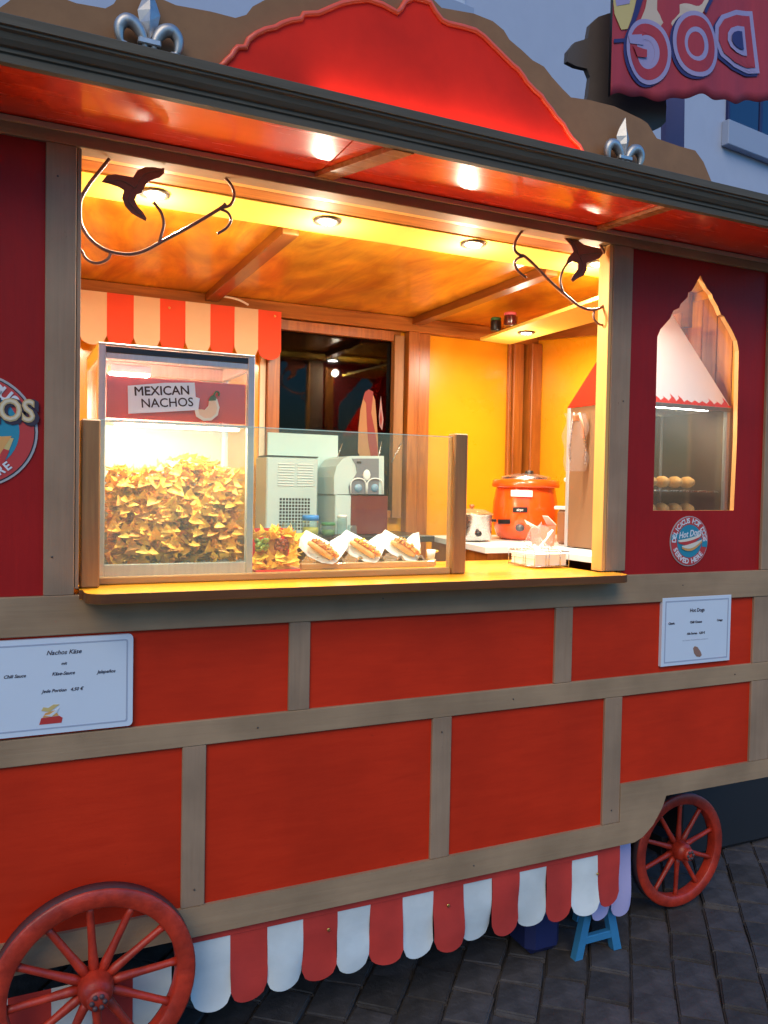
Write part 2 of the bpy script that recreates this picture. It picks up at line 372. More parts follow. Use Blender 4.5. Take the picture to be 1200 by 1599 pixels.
for s_, z, p in cands:
    rz = math.atan2(ey.y, ey.x)+random.uniform(-.02, .02); h = GZ+random.uniform(-.007, .005)
    if s_ == 0 and npav < 290:
        o = bpy.data.objects.new('paving_stone', pmesh[random.randrange(9)]); COL.objects.link(o); o.parent = ground
        o.location = (p.x, p.y, h); o.rotation_euler = (random.uniform(-.035, .035), random.uniform(-.035, .035), rz); npav += 1
    else:
        M4 = Matrix.Translation((p.x, p.y, h)) @ Matrix.Rotation(rz, 4, 'Z'); a, b = .087, .073
        vs = [M4 @ Vector(q) for q in ((-a, -b, -.03), (a, -b, -.03), (a, b, -.03), (-a, b, -.03), (-a+.008, -b+.008, 0), (a-.008, -b+.008, 0), (a-.008, b-.008, 0), (-a+.008, b-.008, 0))]
        rest.add(vs, [[4, 5, 6, 7], [0, 1, 5, 4], [1, 2, 6, 5], [2, 3, 7, 6], [3, 0, 4, 7]], PAV[random.randrange(3)])
o = rest.build('paving_stones_beyond', ground); tag(o, kind='stuff')

# ------------------------------------------------------------------ building behind
BA = R(7.4)
bld = thing('building', 'pale blue rendered house wall behind the wagon roof', 'building', (-4, 6.2, GZ)); bld.rotation_euler = (0, 0, BA)
def bloc(u, v):      # hit of a measured point on the rotated wall, local x,z
    d = _F + (u-600)/FPX*_R - (v-799.5)/FPX*_U
    n = Vector((-math.sin(BA), math.cos(BA), 0)); o_ = Vector((-4, 6.2, GZ)); t = (o_-CAMPOS).dot(n)/d.dot(n)
    p = CAMPOS+d*t-o_; return (p.x*math.cos(BA)+p.y*math.sin(BA), p.z)
b = MB(); b.box(-6, 30, 0, 6, 0, 12, WALLB, 0); b.build('wall', bld, local=True)
def bwin(x0, x1, z0, z1, fr, frm):
    f = MB()
    f.box(x0, x1, -.06, .02, z0, z0+fr, frm, .004); f.box(x0, x1, -.06, .02, z1-fr, z1, frm, .004)
    f.box(x0, x0+fr, -.055, .02, z0+fr, z1-fr, frm, .004); f.box(x1-fr, x1, -.055, .02, z0+fr, z1-fr, frm, .004)
    xm = (x0+x1)/2; f.box(xm-.04, xm+.04, -.05, .02, z0+fr, z1-fr, frm, .004)
    w_ = f.build('window', bld, local=True)
    p = MB(); p.box(x0+fr, x1-fr, -.03, -.01, z0+fr, z1-fr, WINB, 0); p.build('pane', w_, local=True)
    q = MB(); q.box(x0-.1, x1+.1, -.14, -.003, z0-.42, z0-.002, SILL, .01); q.build('sill', w_, local=True)
WHF = mat('white_window_frame', (.6, .62, .68), .5)
xa, za = bloc(1133, 192)
bwin(xa, xa+1.9, za, za+1.5, .05, BLUED)
xa, za = bloc(722, 18)
bwin(xa-1.5, xa, za+.02, za+1.7, .09, WHF)
for i, xx in enumerate((1.0, -2.5, 13.5)): bwin(xx, xx+1.4, 1.2, 2.7, .09, WHF)

# ------------------------------------------------------------------ wagon
XL, XR = -.75, 2.86
wg = thing('food_wagon', 'red and taupe wooden street food wagon with lit serving hatch', 'food wagon', (1.05, .8, GZ))
def part(name, parent=wg): 
    return lambda mb, **k: mb.build(name, parent, **k)
def wbox(name, *a, parent=None, **k): 
    b = MB(); b.box(*a, **k); return b.build(name, parent or wg)
# lower facade: red boards behind taupe rails
for (x0, x1, z0, z1, M) in ((XL, .82, .90, 1.21, RED), (.83, 1.81, .90, 1.21, RED), (1.815, 2.8, .90, 1.21, RED),
                         (XL, .51, .36, .862, RED), (.515, 1.325, .36, .862, RED), (1.33, 2.045, .36, .862, RED), (2.05, 2.8, .505, .862, RED)):
    wbox('red_panel', x0, x1, .012, .03, z0, z1, M, bev=.001)
# lower rail with chamfered corner over the small wheel
rail = MB(); rail.prism([(XL, .289), (2.16, .291), (2.20, .305), (2.249, .343), (2.28, .385), (2.294, .407), (2.31, .446), (XR, .445), (XR, .519), (2.086, .519), (2.086, .378), (XL, .378)], -.001, .035, TANH); rail.build('rail', wg)
wbox('rail', XL, XR, 0, .035, .848, .920, TANH, bev=.002)
wbox('rail', XL, XR, -.002, .035, 1.190, 1.296, TANH, bev=.002)
for x0, x1, z0, z1 in ((.794, .861, .920, 1.190), (1.775, 1.850, .920, 1.190), (2.752, XR, .920, 1.190), (XL, XL+.08, .92, 1.19),
                      (.479, .547, .378, .848), (1.291, 1.363, .378, .848), (2.006, 2.086, .378, .848), (2.752, XR, .519, .848)):
    wbox('post', x0, x1, .0015, .034, z0+.0005, z1-.0005, TANV, bev=.002)
# upper facade
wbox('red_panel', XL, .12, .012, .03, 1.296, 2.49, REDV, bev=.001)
pb = MB()
oL = [(1094, 430), (1085, 447), (1080, 455), (1075, 457), (1074, 464), (1063, 475), (1061, 481), (1052, 485), (1047, 497), (1040, 505), (1032, 514), (1027, 526), (1024, 650), (1020, 797)]
oR = [(1146, 797), (1151, 690), (1154, 548), (1151, 532), (1143, 515), (1134, 500), (1131, 494), (1126, 491), (1121, 478), (1114, 466), (1112, 459), (1104, 450), (1099, 441)]
hole = [xz(u, v, .012) for u, v in oL+oR]
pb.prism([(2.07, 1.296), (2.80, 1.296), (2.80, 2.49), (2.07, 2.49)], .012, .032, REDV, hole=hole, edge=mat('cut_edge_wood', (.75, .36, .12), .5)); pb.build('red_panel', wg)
p = MB(); p.box(2.17, 2.66, .036, .040, 1.5, 2.45, WING, 0); p.build('window_pane', wg)
wbox('post', .108, .184, 0, .07, 1.296, 2.485, TANV, bev=.002)
wbox('post', .186, .196, .006, .1, 1.312, 2.484, TANV, bev=.001)
wbox('post', 1.990, 2.080, 0, .07, 1.312, 2.485, TANV, bev=.002)
wbox('hatch_jamb', 1.974, 1.9895, .004, .062, 1.312, 2.484, PALE, bev=.001)
wbox('post', 2.782, XR, 0, .06, 1.297, 2.485, TANV, bev=.002)
wbox('rail', XL, XR, -.001, .06, 2.486, 2.527, TANH, bev=.002)
wbox('edge_strip', XL, XR, -.010, -.0012, 2.517, 2.531, mat('pale_edge_strip', (.6, .42, .26), .35, coat=.4), bev=.001)
# eave: glossy underside boards between battens, cornice moulding along the front
wbox('eave_board', XL, .86, -.30, -.004, 2.534, 2.552, GLOSS, bev=.001)
wbox('eave_board', .863, 1.92, -.30, -.004, 2.534, 2.552, GLOSS, bev=.001)
wbox('eave_board', 1.923, 2.95, -.30, -.004, 2.534, 2.552, GLOSS, bev=.001)
bt = MB(); bt.prism([(.845, -.012), (.90, -.012), (1.03, -.298), (.965, -.298)], 2.518, 2.533, BATT, plane='xy'); bt.build('eave_batten', wg)
bt = MB(); bt.prism([(1.90, -.012), (1.935, -.012), (1.985, -.298), (1.945, -.298)], 2.522, 2.533, BATT, plane='xy'); bt.build('eave_batten', wg)
prof = [(-.298, 2.520), (-.318, 2.520), (-.318, 2.538), (-.323, 2.541), (-.323, 2.549), (-.330, 2.552), (-.338, 2.562), (-.343, 2.574), (-.350, 2.578), (-.350, 2.583), (-.356, 2.585), (-.356, 2.606), (-.352, 2.609), (-.30, 2.609), (-.298, 2.605)]
c = MB(); vs = [(x, y, z) for x in (XL-.1, 2.97) for y, z in prof]; k = len(prof)
c.add(vs, [[i, (i+1) % k, k+(i+1) % k, k+i] for i in range(k)]+[list(range(k)), list(range(k, 2*k))], CORN); c.build('cornice', wg)
for x0, x1, y0, y1 in ((XL-.1, 2.97, -.296, 2.05),):
    wbox('roof_board', x0, x1, y0, y1, 2.60, 2.625, DARK, bev=.002)
# pediment boards
tan = [(-330, 150), (-330, 60), (-200, 45), (-160, 60), (-110, 50), (-60, 30), (-20, 22), (0, 12), (14, 2), (30, -12), (60, -22), (95, -10), (106, 0), (120, 5), (165, 13), (178, 6), (190, -14), (215, -40), (238, -30), (252, -2), (275, 8), (330, 18), (368, 28), (385, 23), (395, 10), (425, -6), (470, -40), (560, -90), (640, -100),
       (676, -2), (690, 12), (740, 21), (770, 33), (787, 47), (796, 62), (815, 78), (832, 94), (850, 104), (862, 120), (880, 140), (892, 152), (920, 156), (960, 166), (1002, 186), (1012, 193), (1026, 216), (1060, 228), (1086, 235), (1099, 253), (1115, 292)]
T_ = [xz(u, v, -.275) for u, v in tan[1:]]; T_ = [(XL-.1, 2.612)]+[p_ for p_ in T_ if p_[1] > 2.612]+[(T_[-1][0]+.01, 2.612)]
t = MB(); t.prism(T_, -.275, -.257, TANP); t.build('pediment_board', wg)
red = [(342, 105), (350, 97), (353, 93), (362, 85), (365, 79), (371, 72), (383, 72), (388, 60), (400, 51), (415, 44), (430, 41), (440, 35), (455, 30), (470, 28), (474, 20), (497, 19), (515, 11), (532, 4), (550, 0), (575, -2), (597, 5), (611, 13), (620, 18), (626, 12), (632, 2), (645, -5), (662, -1), (672, 3), (680, 17), (690, 30), (700, 35), (722, 40), (742, 46), (755, 55), (766, 66), (778, 78), (790, 90), (800, 100), (808, 106), (818, 119), (822, 126), (835, 140), (845, 148), (851, 158), (861, 170), (868, 181), (879, 192), (886, 205), (892, 214), (904, 226), (909, 236), (914, 242)]
R_ = [xz(u, v, -.298) for u, v in red]
t = MB(); t.prism([(R_[0][0], 2.612)]+R_+[(R_[-1][0]+.004, 2.612)], -.298, -.276, REDP); o = t.build('pediment_board', wg)
t = MB(); t.tube([Vector((x, -.300, z-.004)) for x, z in R_], .0075, mat('lit_edge_red', (.95, .10, .03), .35, coat=.4), 8); em = t.build('lit_edge', wg); tag(o, 'bright red scalloped centre board of the pediment')  # lit rim put into colour: brighter red tube added along the board edge
sb = [(870, 200), (885, 190), (905, 185), (918, 150), (922, 120), (917, 107), (900, 103), (886, 96), (887, 80), (898, 66), (918, 60), (922, 38), (935, 26), (950, 21), (975, 15), (1030, -20), (1042, 60), (1040, 150), (1041, 165), (1040, 190), (1033, 198), (1022, 203), (1016, 205), (1016, 240), (870, 240)]
t = MB(); t.prism([xz(u, v, .12) for u, v in sb], .12, .14, SIDEP); o = t.build('scroll_board', wg); tag(o, 'dark curled end board standing behind the pediment')
sb = [(1040, 120), (1070, 120), (1068, 300), (1040, 300)]
t = MB(); t.prism([xz(u, v, .5) for u, v in sb], .5, .53, PURP); t.build('roof_post', wg)

def fleur(cx, z0, w_, h):
    y = -.300; M = SILVER
    f = MB(); s = w_/2
    # centre petal: ridged spear
    out = [(0, .16), (.06, .30), (.16, .55), (.20, .72), (.13, .88), (0, 1.12)]
    vs = [Vector((cx, y-.022, z0+h*.5))]; pts = [(a, b_) for a, b_ in out]+[(-a, b_) for a, b_ in reversed(out[1:-1])]
    n = len(pts)
    rid = [Vector((cx, y-.02*(1-abs(b_-.6)), z0+h*b_)) for a, b_ in pts]
    edge = [Vector((cx+a*w_*.85, y, z0+h*b_)) for a, b_ in pts]
    f.add(rid+edge, [[i, (i+1) % n, n+(i+1) % n, n+i] for i in range(n)], M)
    c_ = f.build('centre_petal', None)
    g_ = MB()
    for sg in (-1, 1):
        path = [(.05, .16), (.10, .34), (.20, .48), (.32, .50), (.40, .38), (.38, .20), (.30, .16)]
        P = smooth_path([(cx+sg*a*w_*1.1, y-.008, z0+h*b_) for a, b_ in path], 5); k = len(P)
        g_.tube(P, .01, M, 8, radii=[w_*.045+w_*.062*math.sin(math.pi*min(1, i/k*1.2)) for i in range(k)])
        g_.tube(smooth_path([(cx+sg*.03*w_, y-.008, z0+h*.22), (cx+sg*.10*w_, y-.008, z0+h*.06), (cx+sg*.2*w_, y-.006, z0-h*.01)], 4), w_*.03, M, 8)
    s_ = g_.build('side_petals', None)
    k_ = MB(); k_.box(cx-w_*.17, cx+w_*.17, y-.02, y-.001, z0+h*.2, z0+h*.3, M, .003); b_ = k_.build('band', None)
    root = bpy.data.objects.new('fleur_de_lis', None); COL.objects.link(root); root.parent = wg; root['_w'] = wg['_w']
    for q in (c_, s_, b_):
        for v in q.data.vertices: v.co -= Vector(wg['_w'])
        q.parent = root
    return root
fleur(.318, 2.60, .155, .160)
fleur(1.757, 2.600, .150, .145)

# interior shell
wbox('ceiling_board', .0, .905, .38, 1.6, 2.5, 2.518, PLY, bev=.001)
wbox('ceiling_board', .906, 2.0, .38, 1.6, 2.5, 2.518, PLY, bev=.001)
wbox('ceiling_board', 2.001, 2.82, .38, 1.6, 2.5, 2.518, PLY, bev=.001)
wbox('header_board', .19, 1.99, .0605, .085, 2.487, 2.520, PALE, bev=.001)
wbox('header_board', .0, 2.8, .086, .168, 2.487, 2.520, BEAMX, bev=.001)
so_ = wbox('soffit_board', .0, 2.8, .170, .378, 2.482, 2.499, YSOF, bev=.001)
for x in (.905, 2.0):
    wbox('ceiling_beam', x-.03, x+.03, .381, 1.58, 2.462, 2.4995, BEAMY, bev=.002)
wbox('ceiling_beam', .0, 2.79, 1.545, 1.598, 2.425, 2.498, BEAMX, bev=.002)
# back wall with the window opening
wbox('back_wall', .0, 1.175, 1.6, 1.63, GZ+.62, 2.5, YWALL, bev=0)
wbox('back_wall', 1.93, 2.80, 1.6, 1.63, GZ+.62, 2.5, YWALL, bev=0)
wbox('back_wall', 1.176, 1.929, 1.6, 1.63, GZ+.62, 1.44, YWALL, bev=0)
wbox('back_wall', 1.176, 1.929, 1.6, 1.63, 2.41, 2.5, BEAMX, bev=0)
wbox('side_wall', 2.775, 2.80, .06, 1.598, GZ+.62, 2.5, YWALL, bev=0)
wbox('side_wall', -.02, .0, .06, 1.598, GZ+.62, 2.5, YWALL, bev=0)
wbox('lining_board', 2.10, 2.165, .042, .055, 1.35, 2.45, PLYT, bev=.001)
wbox('lining_board', .0, .105, .032, .05, 1.3, 2.48, YWALL, bev=.001)
wf = MB()
wf.box(1.190, 1.252, 1.56, 1.60, 1.44, 2.42, PLYT, .002); wf.box(1.875, 1.930, 1.555, 1.60, 1.44, 2.40, PINE, .002)
wf.box(1.253, 1.874, 1.565, 1.60, 2.37, 2.42, PLYT, .002); wf.box(1.253, 1.874, 1.565, 1.60, 1.44, 1.48, PLYT, .002)
bw = wf.build('back_window', wg)
p = MB(); p.box(1.252, 1.875, 1.605, 1.61, 1.48, 2.37, BACKG, 0); p.build('pane', bw)
wbox('trim_strip', 1.158, 1.187, 1.585, 1.598, 1.37, 2.30, mat('cream_strip', (.85, .72, .5), .5), bev=.001)
for x0, x1, y0 in ((1.950, 2.015, 1.54), (2.018, 2.085, 1.555)): wbox('corner_post', x0, x1, y0, 1.598, 1.0, 2.425, PLYT, bev=.003)
for a in ((2.60, 2.618, 1.57, 1.598), (2.62, 2.685, 1.55, 1.598), (2.705, 2.774, 1.50, 1.598)): wbox('corner_post', *a, 1.0, 2.425, PLYT, bev=.003)
wbox('corner_post', 2.73, 2.7575, .80, .87, 1.36, 2.4, PLYT, bev=.003)
wbox('corner_post', 2.73, 2.7575, .42, .49, 1.36, 2.4, PLYT, bev=.003)
t = MB(); t.prism([(1.50, 2.499), (.38, 2.499), (.38, 2.33), (.998, 2.392), (1.50, 2.444)], 2.735, 2.7575, BEAMY, plane='yz'); t.build('wall_header', wg)
sh = MB(); sh.prism([(2.16, .22), (2.44, .22), (2.44, 1.33), (2.244, 1.312)], 2.368, 2.382, YSOF, plane='xy'); sh.build('hanging_shelf', wg)
for y in (.3, 1.25): wbox('shelf_bracket', 2.41, 2.43, y, y+.02, 2.383, 2.499, BEAMY, bev=.001)
wbox('wagon_floor', XL, 2.84, .036, 1.66, .43, .46, DARK, bev=.001)
wbox('rear_skirt', XL, 2.84, 1.66, 1.68, GZ, 2.6, DARK, bev=.001)
wbox('end_wall', 2.842, 2.86, .062, 1.68, .447, 2.53, RED, bev=.001)
wbox('end_wall', XL, XL+.02, .04, 1.68, .45, 2.53, RED, bev=.001)
wbox('wagon_front_lining', XL, 2.84, .037, .045, .46, 1.29, DARK, bev=0)

for i in range(9):
    y_ = .075+.084*i; wbox('lining_plank', 2.758, 2.7745, y_, y_+.080, 1.37, 2.44, PLYT if i % 3 else BEAMX2, bev=.002)
# ceiling lamps
def lamp(x, y, z, r=.032, name='downlight', power=6, col=(1, .92, .76), m_=LED, glow=.38):
    t_ = MB(); t_.lathe([(r+.015, 0), (r+.014, -.006), (r+.002, -.008), (r, 0)], (x, y, z), mat('dark_lamp_ring', (.16, .13, .10), .35, .7), 28)
    o = t_.build(name, wg)
    f = MB(); f.lathe([(0, -.008), (r*.8, -.007), (r, -.001)], (x, y, z), m_, 20); f.build('lamp_face', o)
    l = bpy.data.lights.new('lamp_light', 'AREA'); l.shape = 'DISK'; l.size = r*2; l.energy = power*KL; l.color = col
    lo = bpy.data.objects.new('lamp_light', l); COL.objects.link(lo); lo.parent = o; lo.location = Vector((x, y, z-.0095))-Vector(wg['_w'])
    if glow:      # added point light, clear of the lamp itself, to brighten the ceiling
        l = bpy.data.lights.new('ceiling_fill', 'POINT'); l.shadow_soft_size = .025; l.energy = power*glow*KL; l.color = (1, .88, .66)
        lo = bpy.data.objects.new('ceiling_fill', l); COL.objects.link(lo); lo.parent = o; lo.location = Vector((x, y+.05, z-.10))-Vector(wg['_w'])
    return o
LP = 14
for i in range(4): lamp(.425+.556*i, .246-.012*i, 2.4815, power=LP)
lamp(2.317, 1.005, 2.3675, r=.028, power=LP*.55)
# small lamp bar on the roof edge washing the red pediment board
fl = MB(); fl.box(.76, 1.60, -.335, -.325, 2.6095, 2.6125, CORN, .0005); o = fl.build('pediment_light', wg)
l = bpy.data.lights.new('lamp_light', 'AREA'); l.shape = 'RECTANGLE'; l.size = .85; l.size_y = .015; l.energy = .42*KL; l.color = (1, .62, .42)
lo = bpy.data.objects.new('lamp_light', l); COL.objects.link(lo); lo.parent = o; lo.location = Vector((1.17, -.338, 2.6185))-Vector(wg['_w']); lo.rotation_euler = (R(165), 0, 0)

# serving counter
ct = MB(); pts = []
def arc(cx, cy, r, a0, a1, n=6): return [(cx+r*math.cos(R(a0+(a1-a0)*i/n)), cy+r*math.sin(R(a0+(a1-a0)*i/n))) for i in range(n+1)]
pts = arc(.255, -.06, .05, 180, 270)+arc(1.97, -.06, .05, 270, 360)+[(2.02, -.004), (1.9605, -.004), (1.9605, .52), (.197, .52), (.197, -.004), (.205, -.004)]
ct.prism(pts, 1.283, 1.310, COUNT, plane='xy', edge=mat('counter_edge', (.20, .065, .012), .35, sc=(3, 40, 40), col2=(.12, .035, .008), coat=.3)); o = ct.build('serving_counter', wg)
bv = o.modifiers.new('bevel', 'BEVEL'); bv.width = .006; bv.segments = 3; bv.limit_method = 'ANGLE'
wbox('counter_support', .0, 1.96, .521, .54, .9, 1.305, PLYT, bev=.001)
sc_ = MB(); sc_.prism([(1.83, .56), (2.774, .56), (2.774, 1.36), (1.99, 1.36)], 1.335, 1.36, WHITE, plane='xy'); sc_.build('side_worktop', wg)
wbox('side_worktop', 1.99, 2.774, .07, .558, 1.335, 1.36, WHITE, bev=.001)
sc_ = MB(); sc_.prism([(1.85, .575), (2.76, .575), (2.76, 1.34), (2.0, 1.34)], .9, 1.333, PLYT, plane='xy'); sc_.build('worktop_front', wg)
wbox('back_worktop', .3, 1.93, 1.18, 1.598, 1.34, 1.37, mat('dark_worktop', (.03, .027, .025), .3, coat=.3), bev=.002)
wbox('reflection_panel', 1.19, 1.56, 1.545, 1.558, 1.371, 1.86, TEAL, bev=.001)  # added panel, stands in for a pale reflection in the guard glass

# wrought scroll brackets in the hatch corners
def scroll(paths, leaf, veins):
    root = bpy.data.objects.new('scroll_bracket', None); COL.objects.link(root); root.parent = wg; root['_w'] = wg['_w']
    for pts_, r in paths:
        t_ = MB(); t_.tube(smooth_path([at(u, v, .035) for u, v in pts_], 6), r, IRON, 8); t_.build('iron_bar', root)
    l_ = MB(); l_.prism([xz(u, v, .028) for u, v in leaf], .027, .031, LEAF); lf = l_.build('leaf', root)
    for tips in veins:
        q = MB(); q.tube(smooth_path([at(u, v, .026) for u, v in tips], 4), .0016, IRON, 6, radii=None); q.build('leaf_vein', lf)
L8 = [([(171, 248), (160, 262), (140, 287), (127, 310), (125, 328), (127, 350), (140, 372), (160, 388), (180, 395), (205, 397), (228, 391), (252, 378), (300, 352), (345, 325), (352, 318)], .0052),
      ([(352, 278), (362, 290), (366, 305), (360, 320), (344, 325)], .0045), ([(345, 327), (356, 332), (361, 344), (354, 356), (340, 365)], .0042),
      ([(240, 316), (252, 332), (256, 350), (252, 368), (249, 378)], .0045), ([(173, 392), (170, 403), (158, 410), (145, 410), (134, 403), (128, 392), (122, 388)], .0042)]
leafL = [(159, 284), (167, 274), (180, 272), (198, 275), (208, 277), (215, 266), (226, 261), (240, 261), (252, 263), (257, 262), (257, 270), (250, 277), (238, 281), (228, 288), (224, 297), (221, 302), (214, 304), (211, 312), (215, 322), (224, 332), (229, 341), (228, 345), (218, 340), (206, 333), (196, 322), (191, 309), (194, 297), (186, 292), (172, 287)]
scroll(L8, leafL, [[(212, 294), (190, 282), (164, 283)], [(212, 294), (226, 272), (253, 266)], [(208, 296), (202, 314), (224, 340)]])
R8 = [([(818, 358), (806, 375), (804, 390), (812, 398), (819, 400), (835, 414), (860, 440), (885, 462), (905, 478), (925, 484), (942, 478), (953, 460), (957, 438), (952, 410), (943, 392), (935, 378)], .0052),
      ([(818, 400), (808, 404), (804, 412), (810, 424), (822, 434)], .0045),
      ([(880, 458), (875, 440), (878, 425), (886, 412), (895, 406)], .0045), ([(928, 486), (928, 498), (938, 507), (950, 503), (956, 492)], .0042)]
leafR = [(882, 372), (890, 368), (900, 373), (912, 382), (925, 385), (938, 388), (942, 396), (936, 404), (925, 408), (916, 411), (917, 420), (912, 430), (902, 435), (895, 440), (892, 436), (897, 428), (903, 420), (903, 411), (893, 407), (884, 412), (888, 402), (896, 393), (892, 383)]
scroll(R8, leafR, [[(904, 398), (898, 382), (885, 371)], [(906, 398), (922, 396), (938, 396)], [(906, 400), (911, 420), (895, 437)]])

SCREW = mat('screw_head', (.12, .10, .09), .4, .6)
for (x, z) in ((.13, 1.40), (.14, 2.40), (2.05, 1.93), (1.10, 1.25), (2.36, 1.25), (.70, .882), (1.60, .883), (2.65, .885), (1.46, .33), (.514, .43), (1.327, .80), (2.045, .43)):
    q = MB(); q.lathe([(0, -.0034), (.0016, -.0033), (.0026, -.0024), (.0028, -.001)], (x+random.uniform(-.004, .004), 0, z), SCREW, 12, 'y'); q.build('screw', wg)
# decorative wagon wheels
def wheel(cx, cy, cz, r, nsp, a0, hubout=.055, label=None):
    root = bpy.data.objects.new('wagon_wheel', None); COL.objects.link(root); root.parent = wg; root['_w'] = wg['_w']
    if label: root['label'] = label
    w_ = r*.19
    q = MB(); q.lathe([(r-w_, cy), (r-w_+.003, cy-.004), (r-.006, cy-.004), (r, cy+.001)], (cx, 0, cz), WHEELR, 64, 'y'); q.lathe([(r-w_, cy+.038), (r-w_, cy)], (cx, 0, cz), WHEELR, 64, 'y')
    q.lathe([(r, cy+.001), (r, cy+.042), (r-w_, cy+.042), (r-w_, cy+.038)], (cx, 0, cz), TYRE, 64, 'y'); q.build('rim', root)
    hb = r*.17
    q = MB(); q.lathe([(0, cy-hubout), (hb*.55, cy-hubout), (hb*.62, cy-hubout+.006), (hb*.62, cy-hubout+.02), (hb*.8, cy-hubout+.024), (hb*.95, cy-.02), (hb*1.02, cy+.0), (hb*1.02, cy+.04), (hb*.7, cy+.06), (0, cy+.06)], (cx, 0, cz), WHEELR, 32, 'y'); h = q.build('hub', root)
    q = MB()
    for i in range(6):
        a = i*math.pi/3; q.lathe([(0, cy-hubout-.006), (.006, cy-hubout-.005), (.007, cy-hubout)], (cx+hb*.36*math.cos(a), 0, cz+hb*.36*math.sin(a)), TYRE, 6, 'y')
    q.build('hub_bolts', root)
    for i in range(nsp):
        a = R(a0)+i*2*math.pi/nsp; d = Vector((math.cos(a), 0, math.sin(a))); q = MB()
        P = [Vector((cx, cy+.018, cz))+d*t_ for t_ in (hb*.8, hb*1.5, r*.45, r*.75, r-w_+.004)]
        q.tube(P, .01, WHEELR, 10, radii=[r*.052, r*.050, r*.040, r*.038, r*.047]); q.build('spoke', root)
wheel(.238, -.095, .262, .264, 12, 94, .065)
wheel(2.68, .28, .055, .246, 10, 88, .055)
wbox('axle', .2, .28, -.05, .3, .20, .28, BLACK, bev=.002)
wbox('axle', 2.62, 2.70, .33, 1.5, .02, .1, BLACK, bev=.002)

# ------------------------------------------------------------------ valances
def valance(name, x0, x1, n, ztop, zbot, y, cols, label, first=0, headband=.025, groupw=None, fold=.009, dirv=None, eyelets=(), radf=.30, base=None):
    base = base or (x0, y, zbot)
    root = thing(name, label, 'valance', base)
    w_ = (x1-x0)/n
    for i in range(n):
        a = x0+i*w_; N = 10; rows = 8
        vs = []; fs = []
        for j in range(N+1):
            t_ = j/N; xx = a+w_*t_
            zb = zbot+w_*radf*(1-math.sqrt(max(0, 1-(2*t_-1)**2)))*1.3
            for k_ in range(rows+1):
                s_ = k_/rows; zz = ztop+(zb-ztop)*s_
                yy = y-fold*s_*(math.sin(xx*23+i)*.8+math.sin(xx*9.1+s_*2.2)+.5*math.sin(s_*7+i*2.1))-(.006*(i % 2))*s_
                p_ = Vector((xx, yy, zz))
                if dirv: o_ = Vector((x0, y, 0)); q_ = p_-o_; p_ = o_+dirv*q_.x+Vector((0, 0, q_.z))+Vector((-dirv.y, dirv.x, 0))*q_.y
                vs.append(p_)
        for j in range(N):
            for k_ in range(rows): b0 = j*(rows+1)+k_; fs.append([b0, b0+1, b0+rows+2, b0+rows+1])
        q = MB(); q.add(vs, fs, cols[(i+first) % 2], True); o = q.build('cloth_stripe', root)
        sm_ = o.modifiers.new('thick', 'SOLIDIFY'); sm_.thickness = .0012; es_ = o.modifiers.new('crisp', 'EDGE_SPLIT'); es_.split_angle = R(35)
    if headband:
        q = MB(); q.box(x0, x1, y-.004, y-.0015, ztop-headband, ztop, cols[0], .0005)
        if not dirv: q.build('head_band', root)
    for (ex_, ez) in eyelets:
        q = MB(); q.lathe([(.002, -.008), (.0045, -.009), (.0055, -.006)], (ex_, y-.004, ez), GOLD, 14, 'y'); q.build('eyelet', root)
    return root
valance('striped_valance', .515, 2.005, 13, .286, .05, .022, (CLR, CLW), 'red and white scalloped cloth valance under the front rail of the wagon', first=1, headband=.024,
        eyelets=((.94, .215), (1.37, .205), (2.0, .195)))
valance('striped_valance', -.62, .46, 10, .215, -.06, .03, (CLR, CLW), 'red and white cloth valance showing behind the large wheel', first=0, headband=0)
valance('striped_valance', 2.008, 2.115, 1, .288, .06, .026, (CLR, CLR), 'plain red cloth end of the valance folded beside the small wheel', headband=0)
o = valance('striped_valance', at(957, 1400, .10).x-.11, at(957, 1400, .10).x+.08, 2, .27, at(975, 1426, .10).z, .10, (LILAC, LILAC), 'lilac tinted valance strip hanging deep under the wagon beside the small wheel', headband=0)
valance('striped_valance', -.03, 1.235, 11, 2.440, 2.205, 1.50, (CLO, CLC), 'orange red and cream scalloped valance inside the hatch', first=0, headband=0, fold=.002,
        eyelets=((.70, 2.40), (1.20, 2.415)))

# ------------------------------------------------------------------ signs on the facade
sg = thing('menu_sign', 'wide white nacho menu sign with rounded border below the large round nacho emblem', 'sign', (.1, .0, .94))
def rrect(x0, x1, z0, z1, r, n=5):
    return [(x, z) for cx, cz, a in ((x1-r, z1-r, 0), (x0+r, z1-r, 90), (x0+r, z0+r, 180), (x1-r, z0+r, 270)) for x, z in arc(cx, cz, r, a, a+90, n)]
ysg = -.0035
b = MB(); b.prism(rrect(-.23, .339, .928, 1.183, .012), ysg, .0115, SIGNW); b.build('board', sg)
b = MB(); b.prism(rrect(-.215, .325, .941, 1.170, .006), ysg-.0008, ysg-.0002, mat('grey_border_print', (.40, .44, .55), .5), hole=list(reversed(rrect(-.211, .321, .945, 1.166, .005)))); b.build('border', sg)
b = MB()
for s_, u, v, h in (('Nachos Käse', 100, 1018, .0165), ('mit', 100, 1035.5, .0105), ('Käse-Sauce', 99, 1051, .0125), ('Chili Sauce', 23, 1056, .0120), ('Jalapeños', 166, 1048, .0125), ('Jede Portion   4,50 €', 98, 1077, .0120)):
    p_ = at(u, v, 0); b = MB(); b.text(s_, (p_.x, ysg-.0003, p_.z), h, INK, .0002, slant=.3, offset=.0003); b.build('text_line', sg)
b = MB(); b.prism([(.10, .955), (.155, .955), (.158, .968), (.150, .974), (.105, .972)], ysg-.0010, ysg-.0003, REDI)
